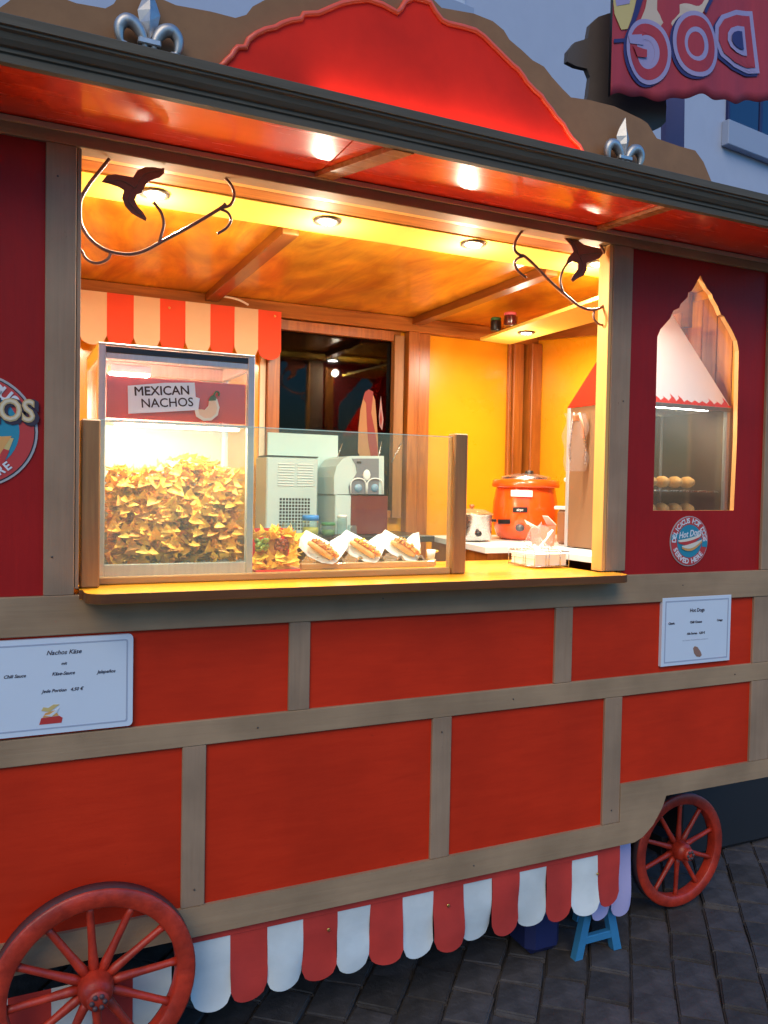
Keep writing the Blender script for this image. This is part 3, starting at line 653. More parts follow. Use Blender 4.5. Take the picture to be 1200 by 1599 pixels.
b.prism([(.108, .973), (.148, .975), (.140, .990), (.115, .985)], ysg-.0012, ysg-.0003, ORGI); b.prism([(.105, .992), (.125, .987), (.150, 1.005), (.135, 1.006), (.122, .998), (.110, 1.001)], ysg-.0014, ysg-.0003, FLAGY)
b.prism([(.112, .979), (.125, .98), (.150, .997), (.144, .985), (.13, .974)], ysg-.0018, ysg-.0004, WHTI); b.build('nacho_picture', sg)

s2 = thing('menu_sign', 'small white hot dog menu sign fixed under the arched window', 'sign', (2.44, 0, .94))
b = MB(); b.box(2.262, 2.618, ysg, .0115, .944, 1.204, SIGNW, .001); b.build('board', s2)
b = MB(); b.prism(rrect(2.276, 2.604, .956, 1.192, .002), ysg-.0008, ysg-.0002, mat('grey_border_print', (.4, .44, .55)), hole=list(reversed(rrect(2.281, 2.599, .961, 1.187, .002)))); b.build('border', s2)
b = MB()
for s_, u, v, h in (('Hot Dogs', 1088, 952.5, .0190), ('Classic', 1048, 973.5, .0115), ('Chili Cheese', 1086, 971, .0120), ('Crispy', 1123, 968, .0115), ('Alle Sorten   4,50 €', 1086, 988.5, .0115)):
    p_ = at(u, v, 0); b = MB(); b.text(s_, (p_.x, ysg-.0003, p_.z), h, INK, .0002, offset=.0006); b.build('text_line', s2)
p_ = at(1085, 998.5, 0); b = MB(); b.text('mit Gurken, Röstzwiebeln und Saucen', (p_.x, ysg-.0003, p_.z), .0085, mat('grey_border_print', (.4, .44, .55)), .0002)
b.build('text_line', s2)
b = MB(); b.prism([(2.422, 1.004), (2.430, 1.012), (2.444, 1.008), (2.462, .988), (2.468, .975), (2.458, .968), (2.440, .972), (2.428, .985)], ysg-.0012, ysg-.0003, mat('hot_dog_print', (.32, .17, .12), .5)); b.build('hot_dog_picture', s2)
def disc(mb, cx, cz, r, y0, y1, M, n=40, sx=1): mb.prism([(cx+sx*r*math.cos(2*math.pi*i/n), cz+r*math.sin(2*math.pi*i/n)) for i in range(n)], y0, y1, M)
def ringtext(mb, s_, cx, cz, r, mid, step, y, h, M, bottom=False, off=.001):
    n = len(s_)
    for i, ch in enumerate(s_):
        if ch == ' ': continue
        a = mid+((i-(n-1)/2)*step)*(1 if bottom else -1)
        mb.text(ch, (cx+r*math.cos(R(a)), y, cz+r*math.sin(R(a))), h, M, .0003, rot=R(a-90 if not bottom else a+90), offset=off)
# right emblem
e = thing('hot_dog_emblem', 'round blue and red hot dog emblem under the arched window', 'emblem', (2.398, .0, 1.32))
cx, cz, r_ = 2.398, 1.417, .096; yb = .0115
b = MB(); disc(b, cx, cz, r_, yb-.003, yb, GREYI); disc(b, cx, cz, r_*.965, yb-.0042, yb-.003, REDI); b.build('disc', e)
b = MB(); disc(b, cx, cz, r_*.66, yb-.0050, yb-.0043, TEALI); b.prism([(cx-.094, cz+.004), (cx-.05, cz+.014), (cx-.055, cz+.03), (cx-.09, cz+.026)], yb-.0053, yb-.0045, TEALI); b.prism([(cx+.064, cz-.022), (cx+.091, cz-.024), (cx+.092, cz+.002), (cx+.066, cz+.004)], yb-.0053, yb-.0045, TEALI); b.build('blue_field', e)
b = MB(); ringtext(b, 'DELICIOUS HOT DOGS', cx, cz, r_*.81, 90, 10.2, yb-.005, .027, WHTI); ringtext(b, 'SERVED HERE', cx, cz, r_*.81, 262, 11.5, yb-.005, .027, WHTI, True)
b.text('Hot Dogs', (cx, yb-.0058, cz+.028), .034, WHTI, .0003, rot=R(8), slant=.35, offset=.0008, sx=.85); b.build('lettering', e)
b = MB(); P = [Vector((cx-.058+.116*t_/8, yb-.006, cz-.004+.022*(t_/8)-.012*math.sin(math.pi*t_/8))) for t_ in range(9)]
def band(mb, P, w0, y, M, th=.0008):
    n = len(P)-1; up = [(p_.x, p_.z+w0*math.sin(math.pi*(.06+.88*i/n))) for i, p_ in enumerate(P)]; dn = [(p_.x, p_.z-w0*math.sin(math.pi*(.06+.88*i/n))) for i, p_ in enumerate(P)]
    mb.prism(up+dn[::-1], y-th, y, M)
band(b, [p_+Vector((0, 0, .006)) for p_ in P], .011, yb-.0056, CRMI); band(b, [p_+Vector((.0, 0, -.001)) for p_ in P], .0075, yb-.0066, REDI)
band(b, [p_+Vector((.004, 0, -.020)) for p_ in P[1:]], .013, yb-.0076, ORGI); band(b, [p_+Vector((.002, 0, -.014)) for p_ in P[1:]], .009, yb-.0086, CRMI); b.build('hot_dog_picture', e)
# left emblem
e = thing('nacho_emblem', 'large round nacho emblem with yellow lettering on the plain red panel', 'emblem', (-.03, .0, 1.58))
cx, cz, r_ = -.055, 1.728, .148
b = MB(); disc(b, cx, cz, r_, yb-.003, yb, GREYI, 56); disc(b, cx, cz, r_*.94, yb-.0042, yb-.003, REDI, 56); disc(b, cx, cz, r_*.96, yb-.0036, yb-.003, BLACK, 56); b.build('disc', e)
b = MB(); disc(b, cx, cz, r_*.70, yb-.0050, yb-.0043, TEALI); b.build('blue_field', e)
b = MB(); ringtext(b, 'DELICIOUS', cx, cz, r_*.78, 90, 12, yb-.006, .042, WHTI, off=.002); ringtext(b, 'SERVED HERE', cx, cz, r_*.80, 262, 9.5, yb-.006, .030, WHTI, True, off=.0012); b.build('ring_lettering', e)
b = MB(); b.text('NACHOS', (cx+.004, yb-.007, cz+.048), .080, INK, .0005, offset=.007, sx=.86); b.text('NACHOS', (cx, yb-.0086, cz+.052), .078, mat('emblem_gold', (.62, .42, .18), .5), .0005, offset=.0035, sx=.86)
b.text('NACHOS', (cx, yb-.0100, cz+.052), .078, mat('emblem_sand', (.72, .60, .42), .5), .0003, offset=-.0006, sx=.86); b.build('name_lettering', e)
b = MB()
for pts_, M in (([(-.10, -.05), (.06, -.10), (.08, -.05), (.02, -.03)], REDI), ([(-.03, .0), (.055, .012), (.03, -.045), (-.02, -.04)], FLAGY), ([(.0, -.02), (.085, -.012), (.055, -.065)], ORGI), ([(.045, -.012), (.09, -.018), (.075, -.06)], FLAGY), ([(-.09, -.01), (-.02, .01), (-.05, -.06)], ORGI)):
    b.prism([(cx+x, cz+z) for x, z in pts_], yb-.0062-.0006*random.random(), yb-.0052, M)
b.build('nacho_picture', e)

# ------------------------------------------------------------------ flag
fg = thing('hot_dog_flag', 'red banner with reversed lettering hanging above the roof end', 'flag', (2.33, .0, 2.7))
def flagpt(s_, t_):   # s 0..1 across, t 0..1 up
    x = 1.955+.84*s_; z0 = 3.003+.155*s_+.008*math.sin(s_*16)+.006*math.sin(s_*41)
    y = .0+.012*math.sin(s_*9+t_*1.5)+.003*math.sin(s_*31+2)*(1-t_*.5)
    return Vector((x, y, z0+.62*t_))
vs = []; fs = []; NS, NT = 60, 16
for i in range(NS+1):
    for j in range(NT+1): vs.append(flagpt(i/NS, j/NT))
for i in range(NS):
    for j in range(NT): k_ = i*(NT+1)+j; fs.append([k_, k_+1, k_+NT+2, k_+NT+1])
q = MB(); q.add(vs, fs, FLAGR, True); o = q.build('cloth', fg); sm_ = o.modifiers.new('thick', 'SOLIDIFY'); sm_.thickness = .0015; sm_.offset = 1
def onflag(mb, o0, dy):   # press print vertices onto the waving cloth
    for i in range(o0, len(mb.v)):
        v = mb.v[i]; s_ = (v.x-1.955)/.84; f_ = flagpt(s_, 0); t_ = (v.z-f_.z)/.62; mb.v[i] = Vector((v.x, flagpt(s_, t_).y-dy, v.z))
q = MB()
def oval(cx, cz, rx, rz, n=40, a0=0, a1=360): return [(cx+rx*math.cos(R(a0+(a1-a0)*i/n)), cz+rz*math.sin(R(a0+(a1-a0)*i/n))) for i in range(n if a1-a0 == 360 else n+1)]
def flat(pts_, M, dy, hole=None):
    o0 = len(q.v); loops = [pts_]+([hole] if hole else [])
    tri = tessellate_polygon([[Vector((a, c_, 0)) for a, c_ in l_] for l_ in loops])
    bm = bmesh.new(); bv_ = [bm.verts.new((a, 0, c_)) for l_ in loops for a, c_ in l_]
    for t_ in tri: bm.faces.new([bv_[k_] for k_ in t_])
    bmesh.ops.subdivide_edges(bm, edges=[e_ for e_ in bm.edges if e_.calc_length() > .03], cuts=3, use_grid_fill=True); bmesh.ops.triangulate(bm, faces=bm.faces)
    q.addbm(bm, M); onflag(q, o0, dy)
def dshape(k, dx=0, dz=0, c_=(1148, 64)):    # reversed D, flat side to the right
    P = [(1176, 18), (1186, 112), (1170, 112), (1145, 104), (1124, 88), (1114, 66), (1115, 42), (1126, 26), (1150, 17)]
    return [xz(c_[0]+(u-c_[0])*k+dx, c_[1]+(v-c_[1])*k+dz, 0) for u, v in P]
O_ = at(1083, 72, 0); G_ = at(1013, 80, 0)
for (C_, rx, rz) in ((O_, .112, .118), (G_, .100, .115)):
    flat(oval(C_.x-.012, C_.z-.010, rx, rz), FLAGN, .0040, list(reversed(oval(C_.x, C_.z, rx*.9, rz*.9))))
    flat(oval(C_.x, C_.z, rx, rz), FLAGP, .0064, list(reversed(oval(C_.x, C_.z, rx*.84, rz*.86))))
    flat(oval(C_.x, C_.z, rx*.84, rz*.86), FLAGR, .0068, list(reversed(oval(C_.x, C_.z, rx*.50, rz*.52))))
    flat(oval(C_.x, C_.z, rx*.50, rz*.52), FLAGP, .0066, list(reversed(oval(C_.x-.004, C_.z-.002, rx*.34, rz*.38))))
    flat(oval(C_.x-.004, C_.z-.002, rx*.34, rz*.38), FLAGR if C_ is O_ else FLAGP, .0060)
flat([(G_.x-.095, G_.z+.035), (G_.x-.03, G_.z+.055), (G_.x-.02, G_.z+.02), (G_.x-.085, G_.z+.008)], FLAGP, .0090)
flat([(G_.x-.075, G_.z+.005), (G_.x-.005, G_.z+.005), (G_.x-.005, G_.z-.022), (G_.x-.05, G_.z-.03)], FLAGR, .0115)
flat(dshape(1.06, -3, 3), FLAGN, .0040); flat(dshape(1.04), FLAGP, .0070); flat(dshape(.86), FLAGR, .0100); flat(dshape(.48, 1), FLAGP, .0130); flat(dshape(.30, 1), FLAGN, .0160)
q.build('lettering', fg)
q = MB()
for pts_, M, dy in (([(1012, 0), (1010, 12), (1003, 30), (1010, 46), (1060, 40), (1090, 28), (1102, 5), (1112, -20), (1012, -20)], FLAGC, .0035), ([(958, -20), (962, 20), (972, 45), (982, 44), (990, 25), (1000, -20)], FLAGY, .0036),
                  ([(960, -20), (965, 8), (985, 4), (990, -20)], FLAGP, .0044), ([(1000, -20), (992, 15), (984, 42), (992, 38), (1000, 18), (1008, -8), (1010, -20)], FLAGN, .0050),
                  ([(1098, 12), (1094, 22), (1098, 24), (1114, -4), (1110, -8)], FLAGN, .005), ([(960, 60), (985, 58), (985, 64), (960, 66)], FLAGN, .004)):
    o0 = len(q.v); f0 = len(q.f)
    pp = [xz(u, v, 0) for u, v in pts_]; tri = tessellate_polygon([[Vector((a, b_, 0)) for a, b_ in pp]]); q.add([Vector((a, 0, b_)) for a, b_ in pp], [list(t_) for t_ in tri], M); onflag(q, o0, dy)
q.build('hot_dog_print', fg)
q = MB(); q.tube([(1.952, .004, 3.00), (1.952, .004, 3.72)], .004, BLACK, 10); q.tube([(1.952, .004, 3.715), (2.85, .02, 3.86)], .008, BLACK, 10); q.tube([(2.85, .02, 2.62), (2.85, .02, 3.9)], .012, BLACK, 10); q.build('pole', fg)

# ------------------------------------------------------------------ sneeze guard
gd = thing('sneeze_guard', 'low glass guard between two stubby wooden posts on the counter', 'glass guard', (.8, .1, 1.31))
b = MB(); b.box(.202, .252, .025, .095, 1.3105, 1.772, PINE, .004); b.build('post', gd)
b = MB(); b.box(1.395, 1.447, .075, .125, 1.3105, 1.788, PINE, .004); b.build('post', gd)
b = MB(); b.box(.2535, 1.394, .085, .108, 1.3105, 1.332, PINEX, .003); b.build('bottom_rail', gd)
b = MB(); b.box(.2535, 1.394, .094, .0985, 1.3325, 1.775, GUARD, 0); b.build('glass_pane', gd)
b = MB(); b.box(.2535, 1.394, .0938, .0988, 1.7752, 1.7775, mat('glass_cut_edge', (.55, .85, .75), .2, coat=.5), 0); b.build('glass_edge', gd)

# ------------------------------------------------------------------ nacho cabinet
nc = thing('nacho_cabinet', 'tall aluminium framed heated cabinet full of tortilla chips behind the guard', 'display cabinet', (.495, .37, 1.31))
X0, X1, Y0, Y1, Z0, Z1 = .262, .735, .205, .56, 1.3105, 2.005
fr = .022
for (a, b_, c_, d_) in ((X0, X0+fr, Y0, Y0+fr), (X1-fr, X1, Y0, Y0+fr), (X0, X0+fr, Y1-fr, Y1), (X1-fr, X1, Y1-fr, Y1)):
    b = MB(); b.box(a, b_, c_, d_, Z0, Z1, ALU, .002); b.build('frame_post', nc)
for (ya, za, zb, M_, nm_) in ((.002, Z0, Z0+.045, ALU, 'front_rail'), (.002, Z1-.040, Z1-.022, ALU, 'front_rail'), (.001, Z1-.0215, Z1-.004, BLACK, 'black_trim')):
    b = MB(); b.box(X0+fr, X1-fr, Y0+ya, Y0+.02, za, zb, M_, .0015); b.build(nm_, nc)
b = MB()
for xx in (X0+.001, X1-.021): b.box(xx, xx+.02, Y0+fr, Y1-fr, Z0, Z0+.04, ALU, .002); b.box(xx, xx+.02, Y0+fr, Y1-fr, Z1-.04, Z1, ALU, .002)
b.box(X0+fr, X1-fr, Y1-.02, Y1-.002, Z0, Z0+.04, ALU, .002); b.box(X0+fr, X1-fr, Y1-.02, Y1-.002, Z1-.04, Z1, ALU, .002); b.build('side_rails', nc)
b = MB(); b.box(X0, X1, Y0, Y1, Z1+.0005, Z1+.006, ALU, .002); b.build('top_plate', nc)
b = MB(); b.box(X0+fr, X1-fr, Y0+.009, Y0+.013, Z0+.045, Z1-.04, CASEG, 0); b.build('front_glass', nc)
b = MB(); b.box(X0+.008, X0+.012, Y0+fr, Y1-fr, Z0+.04, Z1-.04, CASEG, 0); b.build('side_glass', nc)
b = MB(); b.box(X1-.012, X1-.008, Y0+fr, Y1-fr, Z0+.04, Z1-.04, CASEG, 0); b.build('side_glass', nc)
b = MB(); b.box(X0+fr, X1-fr, Y1-.014, Y1-.010, Z0+.04, Z1-.04, mat('cabinet_back', (.30, .29, .25), .4), 0); b.build('back_plate', nc)
b = MB(); b.box(X0+fr, X1-fr, Y0+fr, Y1-fr, Z0, Z0+.03, STEEL, .001); b.build('base_plate', nc)
b = MB(); b.box(X0+fr+.003, X1-fr-.003, Y0+.016, Y0+.019, 1.792, 1.918, mat('cabinet_header_red', (.90, .09, .045), .3, coat=.4), .0005); h_ = b.build('header_panel', nc)
b = MB(); b.box(X0+fr+.002, X1-fr-.002, Y0+.020, Y0+.16, 1.780, 1.790, mat('cabinet_header_shelf', (.8, .6, .5), .3), .001); b.build('header_shelf', nc)
# sticker lettering on the header glass
yc = Y0+.0085; A = R(5)
cxt, czt = .470, 1.862
b = MB(); 
def rotp(pts_, a=A): return [(cxt+x*math.cos(a)-z*math.sin(a), czt+x*math.sin(a)+z*math.cos(a)) for x, z in pts_]
b.prism(rotp([(-.125, -.045), (-.02, -.043), (.085, -.040), (.092, -.005), (.080, .0), (.080, .044), (-.01, .045), (-.12, .038)]), yc-.0012, yc-.0004, WHTI); b.build('white_sticker', h_)
b = MB(); b.text('MEXICAN', (cxt-.022, yc-.0013, czt+.018), .038, INKB, .0003, rot=A, offset=.0008); b.text('NACHOS', (cxt-.006, yc-.0013, czt-.017), .038, INKB, .0003, rot=A, offset=.0004); b.build('sticker_lettering', h_)
b = MB()
def chili(sc, M, y0, y1):
    cx_, cz_ = .598, 1.842
    pts_ = [(-.042, -.012), (-.038, -.028), (-.02, -.038), (.0, -.036), (.016, -.022), (.02, -.002), (.014, .018), (.004, .022), (-.006, .016), (-.008, .0), (-.018, -.012), (-.032, -.010)]
    c0 = (-.005, -.008)
    b.prism([(cx_+c0[0]+(x-c0[0])*sc, cz_+c0[1]+(z-c0[1])*sc) for x, z in pts_], y0, y1, M)
chili(1.25, CRMI, yc-.0010, yc-.0004); chili(.95, mat('chili_peach', (.82, .55, .35), .5), yc-.0016, yc-.001)
b.prism([(.588, 1.859), (.612, 1.862), (.613, 1.872), (.605, 1.880), (.596, 1.874)], yc-.0022, yc-.0005, mat('chili_green', (.12, .2, .1), .5))
b.tube(smooth_path([(.605, yc-.002, 1.876), (.612, yc-.002, 1.889), (.622, yc-.002, 1.886), (.620, yc-.002, 1.876)], 5), .0028, mat('chili_green', (.12, .2, .1), .5), 6); b.build('chili_sticker', h_)
# heat lamp
b = MB(); b.box(.30, .42, Y0+.03, Y0+.10, 1.93, 1.955, WHITE, .003); b.build('heat_lamp_housing', nc)
b = MB(); b.box(.305, .415, Y0+.035, Y0+.095, 1.926, 1.9295, LED, 0); o = b.build('heat_lamp_tube', nc)
def arealight(parent, loc, sx, sy, power, col, rot=(0, 0, 0)):
    l = bpy.data.lights.new('lamp_light', 'AREA'); l.shape = 'RECTANGLE'; l.size = sx; l.size_y = sy; l.energy = power*KL; l.color = col
    lo = bpy.data.objects.new('lamp_light', l); COL.objects.link(lo); lo.parent = parent; lo.location = Vector(loc)-Vector(parent['_w']); lo.rotation_euler = rot; return lo
arealight(nc, (.36, Y0+.065, 1.925), .11, .05, 8, (1, .9, .75))
b = MB(); b.box(.32, .70, .262, .285, 1.7735, 1.7785, LED, 0); b.build('heat_lamp_tube', nc)
arealight(nc, (.50, .275, 1.772), .34, .03, 5.6, (1, .84, .52), (R(8), 0, 0))

# tortilla chips: each its own thing
def chipmesh(i, M):
    n = 4; s_ = .023+.007*random.random(); cu = random.uniform(6, 20); a0 = random.uniform(0, 6)
    vs = []; idx = {}
    A_ = [Vector((math.cos(R(90+120*k_)), math.sin(R(90+120*k_)), 0))*s_*random.uniform(.85, 1.1) for k_ in range(3)]
    for a in range(n+1):
        for b_ in range(n+1-a):
            c_ = n-a-b_; p_ = (A_[0]*a+A_[1]*b_+A_[2]*c_)/n
            t_ = p_.x*math.cos(a0)+p_.y*math.sin(a0)
            p_.z = cu*t_*t_+random.uniform(-.0008, .0008); idx[(a, b_)] = len(vs); vs.append(p_)
    fs = []
    for a in range(n):
        for b_ in range(n-a):
            fs.append([idx[(a, b_)], idx[(a+1, b_)], idx[(a, b_+1)]])
            if b_ < n-a-1: fs.append([idx[(a+1, b_)], idx[(a+1, b_+1)], idx[(a, b_+1)]])
    top = [v+Vector((0, 0, .0011)) for v in vs]; m_ = len(vs)
    me = bpy.data.meshes.new('tortilla_chip'); edge = [k_ for k_ in [idx[(a, 0)] for a in range(n+1)]+[idx[(n-b_, b_)] for b_ in range(1, n+1)]+[idx[(0, n-c_)] for c_ in range(1, n)]]
    e_ = len(edge)
    me.from_pydata([tuple(v) for v in vs+top], [], [f[::-1] for f in fs]+[[q_+m_ for q_ in f] for f in fs]+[[edge[k_], edge[(k_+1) % e_], edge[(k_+1) % e_]+m_, edge[k_]+m_] for k_ in range(e_)])
    me.materials.append(M); me.update(); return me
CHIPL = mat('light_chip', (.97, .56, .09), .6, sc=(40, 40, 40), col2=(.9, .45, .05), vary=.25, bump=.4, sss=.15)
CM = [chipmesh(i, (CHIPD, CHIP, CHIPL, CHIP)[i % 4]) for i in range(14)]
def mound(x):      # heap surface height along the cabinet
    return 1.585+.075*math.exp(-((x-.57)/.13)**2)+.03*math.exp(-((x-.33)/.08)**2)
def euler(): return (random.uniform(-1.2, 1.2), random.uniform(-1.2, 1.2), random.uniform(0, 6.28))
cnt = 0
def put_chip(loc, rot, label, group, mesh=None, cat='tortilla chip', sc=1):
    o = bpy.data.objects.new('tortilla_chip', mesh or CM[random.randrange(14)]); COL.objects.link(o); o.location = loc; o.rotation_euler = rot; k_ = random.uniform(.7, 1.2); o.scale = (k_, k_*random.uniform(.65, 1), k_)
    return tag(o, label, cat, group)
for i in range(150):
    x = random.uniform(.314, .706); z = random.uniform(1.385, mound(x)-.005)
    put_chip((x, .258+.05*(z-1.38)/.25+random.uniform(-.006, .008), z), (R(78)+random.uniform(-.6, .6), random.uniform(-.3, .3), random.uniform(-.45, .45)), 'golden tortilla chip in the heap behind the cabinet glass', 'tortilla chips heaped in the cabinet')
for i in range(148):
    x = random.uniform(.314, .708); y = random.uniform(.30, .50); z = mound(x)+.02*math.sin((y-.24)*9)-.004+random.uniform(-.006, .016)
    put_chip((x, y, z), (random.uniform(-.8, .8), random.uniform(-.8, .8), random.uniform(0, 6.3)), 'golden tortilla chip in the heap behind the cabinet glass', 'tortilla chips heaped in the cabinet')
q = MB()
for i in range(2600):      # the body of the heap below the chips one can tell apart
    x = random.uniform(.314, .706); z = random.uniform(1.355, mound(x)-.006); y = random.uniform(.266+.05*(z-1.38)/.25, .36 if random.random() < .7 else .5)
    M4 = Matrix.Translation((x, y, z)) @ Matrix.Rotation(random.uniform(0, 6.3), 4, 'Z') @ Matrix.Rotation(random.uniform(-1.3, 1.3), 4, 'X')
    me = CM[random.randrange(14)]; q.add([M4 @ v.co for v in me.vertices], [list(p_.vertices) for p_ in me.polygons][:16], CHIPD if i % 2 else CHIP)
o = q.build('tortilla_chip_heap'); tag(recenter(o), 'body of the deep tortilla chip heap filling the cabinet', 'tortilla chips', kind='stuff')

# ------------------------------------------------------------------ nacho portion
npn = thing('nacho_portion', 'red tray of loaded nachos with meat and guacamole beside the cabinet', 'nachos', (.845, .34, 1.31))
b = MB(); b.prism([(.775, .30), (.93, .30), (.93, .41), (.775, .41)], 1.3105, 1.318, mat('red_tray', (.7, .03, .02), .4, coat=.3), plane='xy')
b.prism([(.778, 1.44), (.93, 1.44), (.94, 1.452), (.78, 1.452)], .41, .414, mat('red_tray', (.7, .03, .02), .4)); b.prism([(.775, 1.3185), (.93, 1.3185), (.93, 1.44), (.78, 1.44)], .411, .413, mat('red_tray', (.7, .03, .02), .4)); b.build('tray', npn)
b = MB(); b.blob((.852, .365, 1.372), (.055, .035, .055), CHIPD, .06); b.build('chip_core', npn)
for nm, c0, M in (('chili_meat', (.868, .322, 1.402), MEAT), ('guacamole', (.800, .318, 1.400), GUAC)):
    b = MB()
    for j in range(26): b.blob((c0[0]+random.uniform(-.020, .020), c0[1]+random.uniform(-.006, .012), c0[2]+random.uniform(-.018, .018)), (.009, .007, .008), M, .25, 1)
    b.build(nm, npn)
CHIPY = mat('yellow_chip', (.97, .62, .07), .6, sc=(40, 40, 40), col2=(.92, .45, .03), vary=.25, bump=.4, sss=.1)
CL = [chipmesh(i, CHIPY) for i in range(4)]
for i in range(64):
    a = random.uniform(0, 6.28); 
    if i < 26: p_ = (.775+.15*random.random(), .312+.022*random.random(), 1.322+.045*random.random()); e_ = (R(60)+random.uniform(-.6, .6), random.uniform(-.5, .5), random.uniform(-.6, .6))
    elif i < 48: p_ = (.782+.135*random.random(), .325+.04*random.random(), 1.428+.022*random.random()); e_ = euler()
    else: p_ = (.905+.025*random.random(), .32+.03*random.random(), 1.34+.09*random.random()); e_ = euler()
    o = bpy.data.objects.new('chip', CL[i % 4]); COL.objects.link(o); o.parent = npn; o.location = Vector(p_)-Vector(npn['_w']); o.rotation_euler = e_; o.scale = (1.05,)*3

# ------------------------------------------------------------------ hot dogs on rack
rk = thing('hot_dog_rack', 'long low steel and wood rack carrying the three wrapped hot dogs', 'rack', (1.2, .38, 1.31))
b = MB(); b.box(.945, 1.47, .335, .35, 1.3105, 1.332, PINEX, .002); b.build('wooden_front', rk)
b = MB()
xs = [.95, 1.03, 1.05, 1.09, 1.17, 1.19, 1.23, 1.31, 1.33, 1.37, 1.45, 1.47]
for i in range(3):
    xa = .975+i*.16
    b.prism([(xa, 1.312), (xa+.035, 1.352), (xa+.045, 1.352), (xa+.075, 1.315), (xa+.085, 1.315), (xa+.12, 1.352), (xa+.13, 1.352), (xa+.155, 1.312), (xa+.15, 1.312), (xa+.125, 1.347), (xa+.12, 1.347), (xa+.088, 1.311), (xa+.07, 1.311), (xa+.04, 1.346), (xa+.006, 1.312)], .352, .46, STEEL)
b.build('steel_waves', rk)
DOG = [(1.05, .36), (1.215, .375), (1.378, .385)]
for i, (x, y) in enumerate(DOG):
    lab = ('paper wrapped hot dog nearest the loaded nachos tray', 'middle paper wrapped hot dog on the rack with yellow mustard', 'paper wrapped hot dog nearest the small white sauce cup')[i]
    hd = thing('hot_dog', lab, 'hot dog', (x, y, 1.33), group='three hot dogs in white paper on the rack')
    base = Vector((x, y, 1.352)); rotz = Matrix.Rotation(R((-8, 0, 10)[i]), 3, 'Z')
    tf = lambda q_: base+rotz@Vector(q_)
    b = MB()   # paper: two wings folded along a diagonal trough
    L_ = [(-.085, .05, .055), (-.055, .055, .085), (.0, .03, .062), (.03, .0, .035), (.045, -.02, .0)]
    n = 6
    def sheet(P, th=.0012):
        P = [tf(p_) for p_ in P]; vs = P+[p_+Vector((0, .0012, .0)) for p_ in P]; k_ = len(P)
        b.add(vs, [list(range(k_)), list(range(k_, 2*k_))[::-1]]+[[j, (j+1) % k_, k_+(j+1) % k_, k_+j] for j in range(k_)], PAPER)
    sheet([(-.096, .03, .034), (-.088, .045, .074), (-.066, .05, .092), (.012, .03, .052), (.020, -.005, .006), (-.028, -.03, -.016), (-.070, .0, .004)])
    sheet([(.020, -.004, .004), (.014, .028, .052), (.058, .045, .074), (.092, .05, .080), (.078, .02, .030), (.050, -.01, .004), (.030, -.03, -.012)])
    sheet([(-.030, -.031, -.017), (.018, -.006, .004), (.030, -.032, -.013), (.010, -.042, -.022)])
    b.build('paper', hd)
    ax = [(-.055, .012, .048), (-.03, -.006, .034), (.0, -.024, .012), (.018, -.040, -.002)]
    b = MB(); P = smooth_path([tf(q_) for q_ in ax], 4); k_ = len(P); b.tube([p_+Vector((-.011, .0, .002)) for p_ in P], .014, BUN, 10, radii=[.005+.008*math.sin(math.pi*(.1+.8*j/(k_-1))) for j in range(k_)])
    b.tube([p_+Vector((.014, .004, .006)) for p_ in P], .014, BUN, 10, radii=[.005+.0075*math.sin(math.pi*(.1+.8*j/(k_-1))) for j in range(k_)]); b.build('bun', hd)
    b = MB(); b.tube([p_+Vector((.001, -.006, .012)) for p_ in P], .008, SAUS, 10, radii=[.009*math.sin(math.pi*(.15+.7*j/(k_-1)))+.002 for j in range(k_)]); b.build('sausage', hd)
    b = MB()
    for j in range(44):
        p_ = P[random.randrange(2, k_-2)]+Vector((random.uniform(-.013, .015), -.016+random.uniform(-.003, .003), .015+random.uniform(-.006, .009)))
        b.blob(p_, (.0045, .003, .0035), MUST if (i == 1 and j % 2) else ONION, .3, 1)
    b.build('topping', hd)
sc2 = thing('sauce_cup', 'small white sauce cup at the end of the hot dog rack', 'cup', (1.47, .37, 1.31))
b = MB(); b.lathe([(0, 0), (.013, 0), (.018, .034), (.016, .034), (.012, .004), (0, .004)], (1.488, .40, 1.334), WHITE, 20); b.build('cup', sc2)
b = MB(); b.blob((1.505, .395, 1.362), (.012, .005, .006), MUST, .1, 2); b.build('mustard', sc2)
b = MB(); b.box(1.474, 1.50, .38, .42, 1.3105, 1.334, PINEX, .002); b.build('stand', sc2)

# ------------------------------------------------------------------ back counter things
cu_ = thing('cooling_unit', 'white louvred cooling unit standing in front of the back window', 'cooling unit', (1.31, 1.45, 1.37))
b = MB(); b.box(1.13, 1.385, 1.36, 1.54, 1.371, 1.735, APPL, .006); b.build('housing', cu_)
b = MB()
for col_ in range(2):
    for j in range(9): b.box(1.185+col_*.095, 1.265+col_*.095, 1.3555, 1.3595, 1.60+j*.0125, 1.6045+j*.0125, WHITE, .001)
b.build('louvres', cu_)
b = MB()
for a in range(10):
    for j in range(10): b.box(1.195+a*.0155, 1.2058+a*.0155, 1.3585, 1.36-.0002, 1.392+j*.0155, 1.4028+j*.0155, BLACK, 0)
b.build('vent_grille', cu_)
b = MB(); b.box(1.13, 1.385, 1.358, 1.50, 1.736, 1.742, BLACK, .001); b.build('dark_lid', cu_)
sm = thing('slush_machine', 'grey and white drinks machine with round taps behind the hot dogs', 'drinks machine', (1.68, 1.4, 1.37))
yf = 1.30
b = MB(); b.prism([xz(u, v, yf) for u, v in ((522, 772), (522, 745), (526, 728), (536, 716), (548, 712), (600, 712), (600, 772))], yf, 1.54, APPL); b.build('head', sm)
b = MB(); b.prism([xz(u, v, yf-.004) for u, v in ((546, 771), (545, 760), (552, 748), (558, 738), (556, 726), (550, 716), (592, 716), (592, 772))], yf-.004, yf-.0005, mat('grey_fascia', (.16, .17, .20), .3, coat=.4)); b.build('fascia', sm)
b = MB()
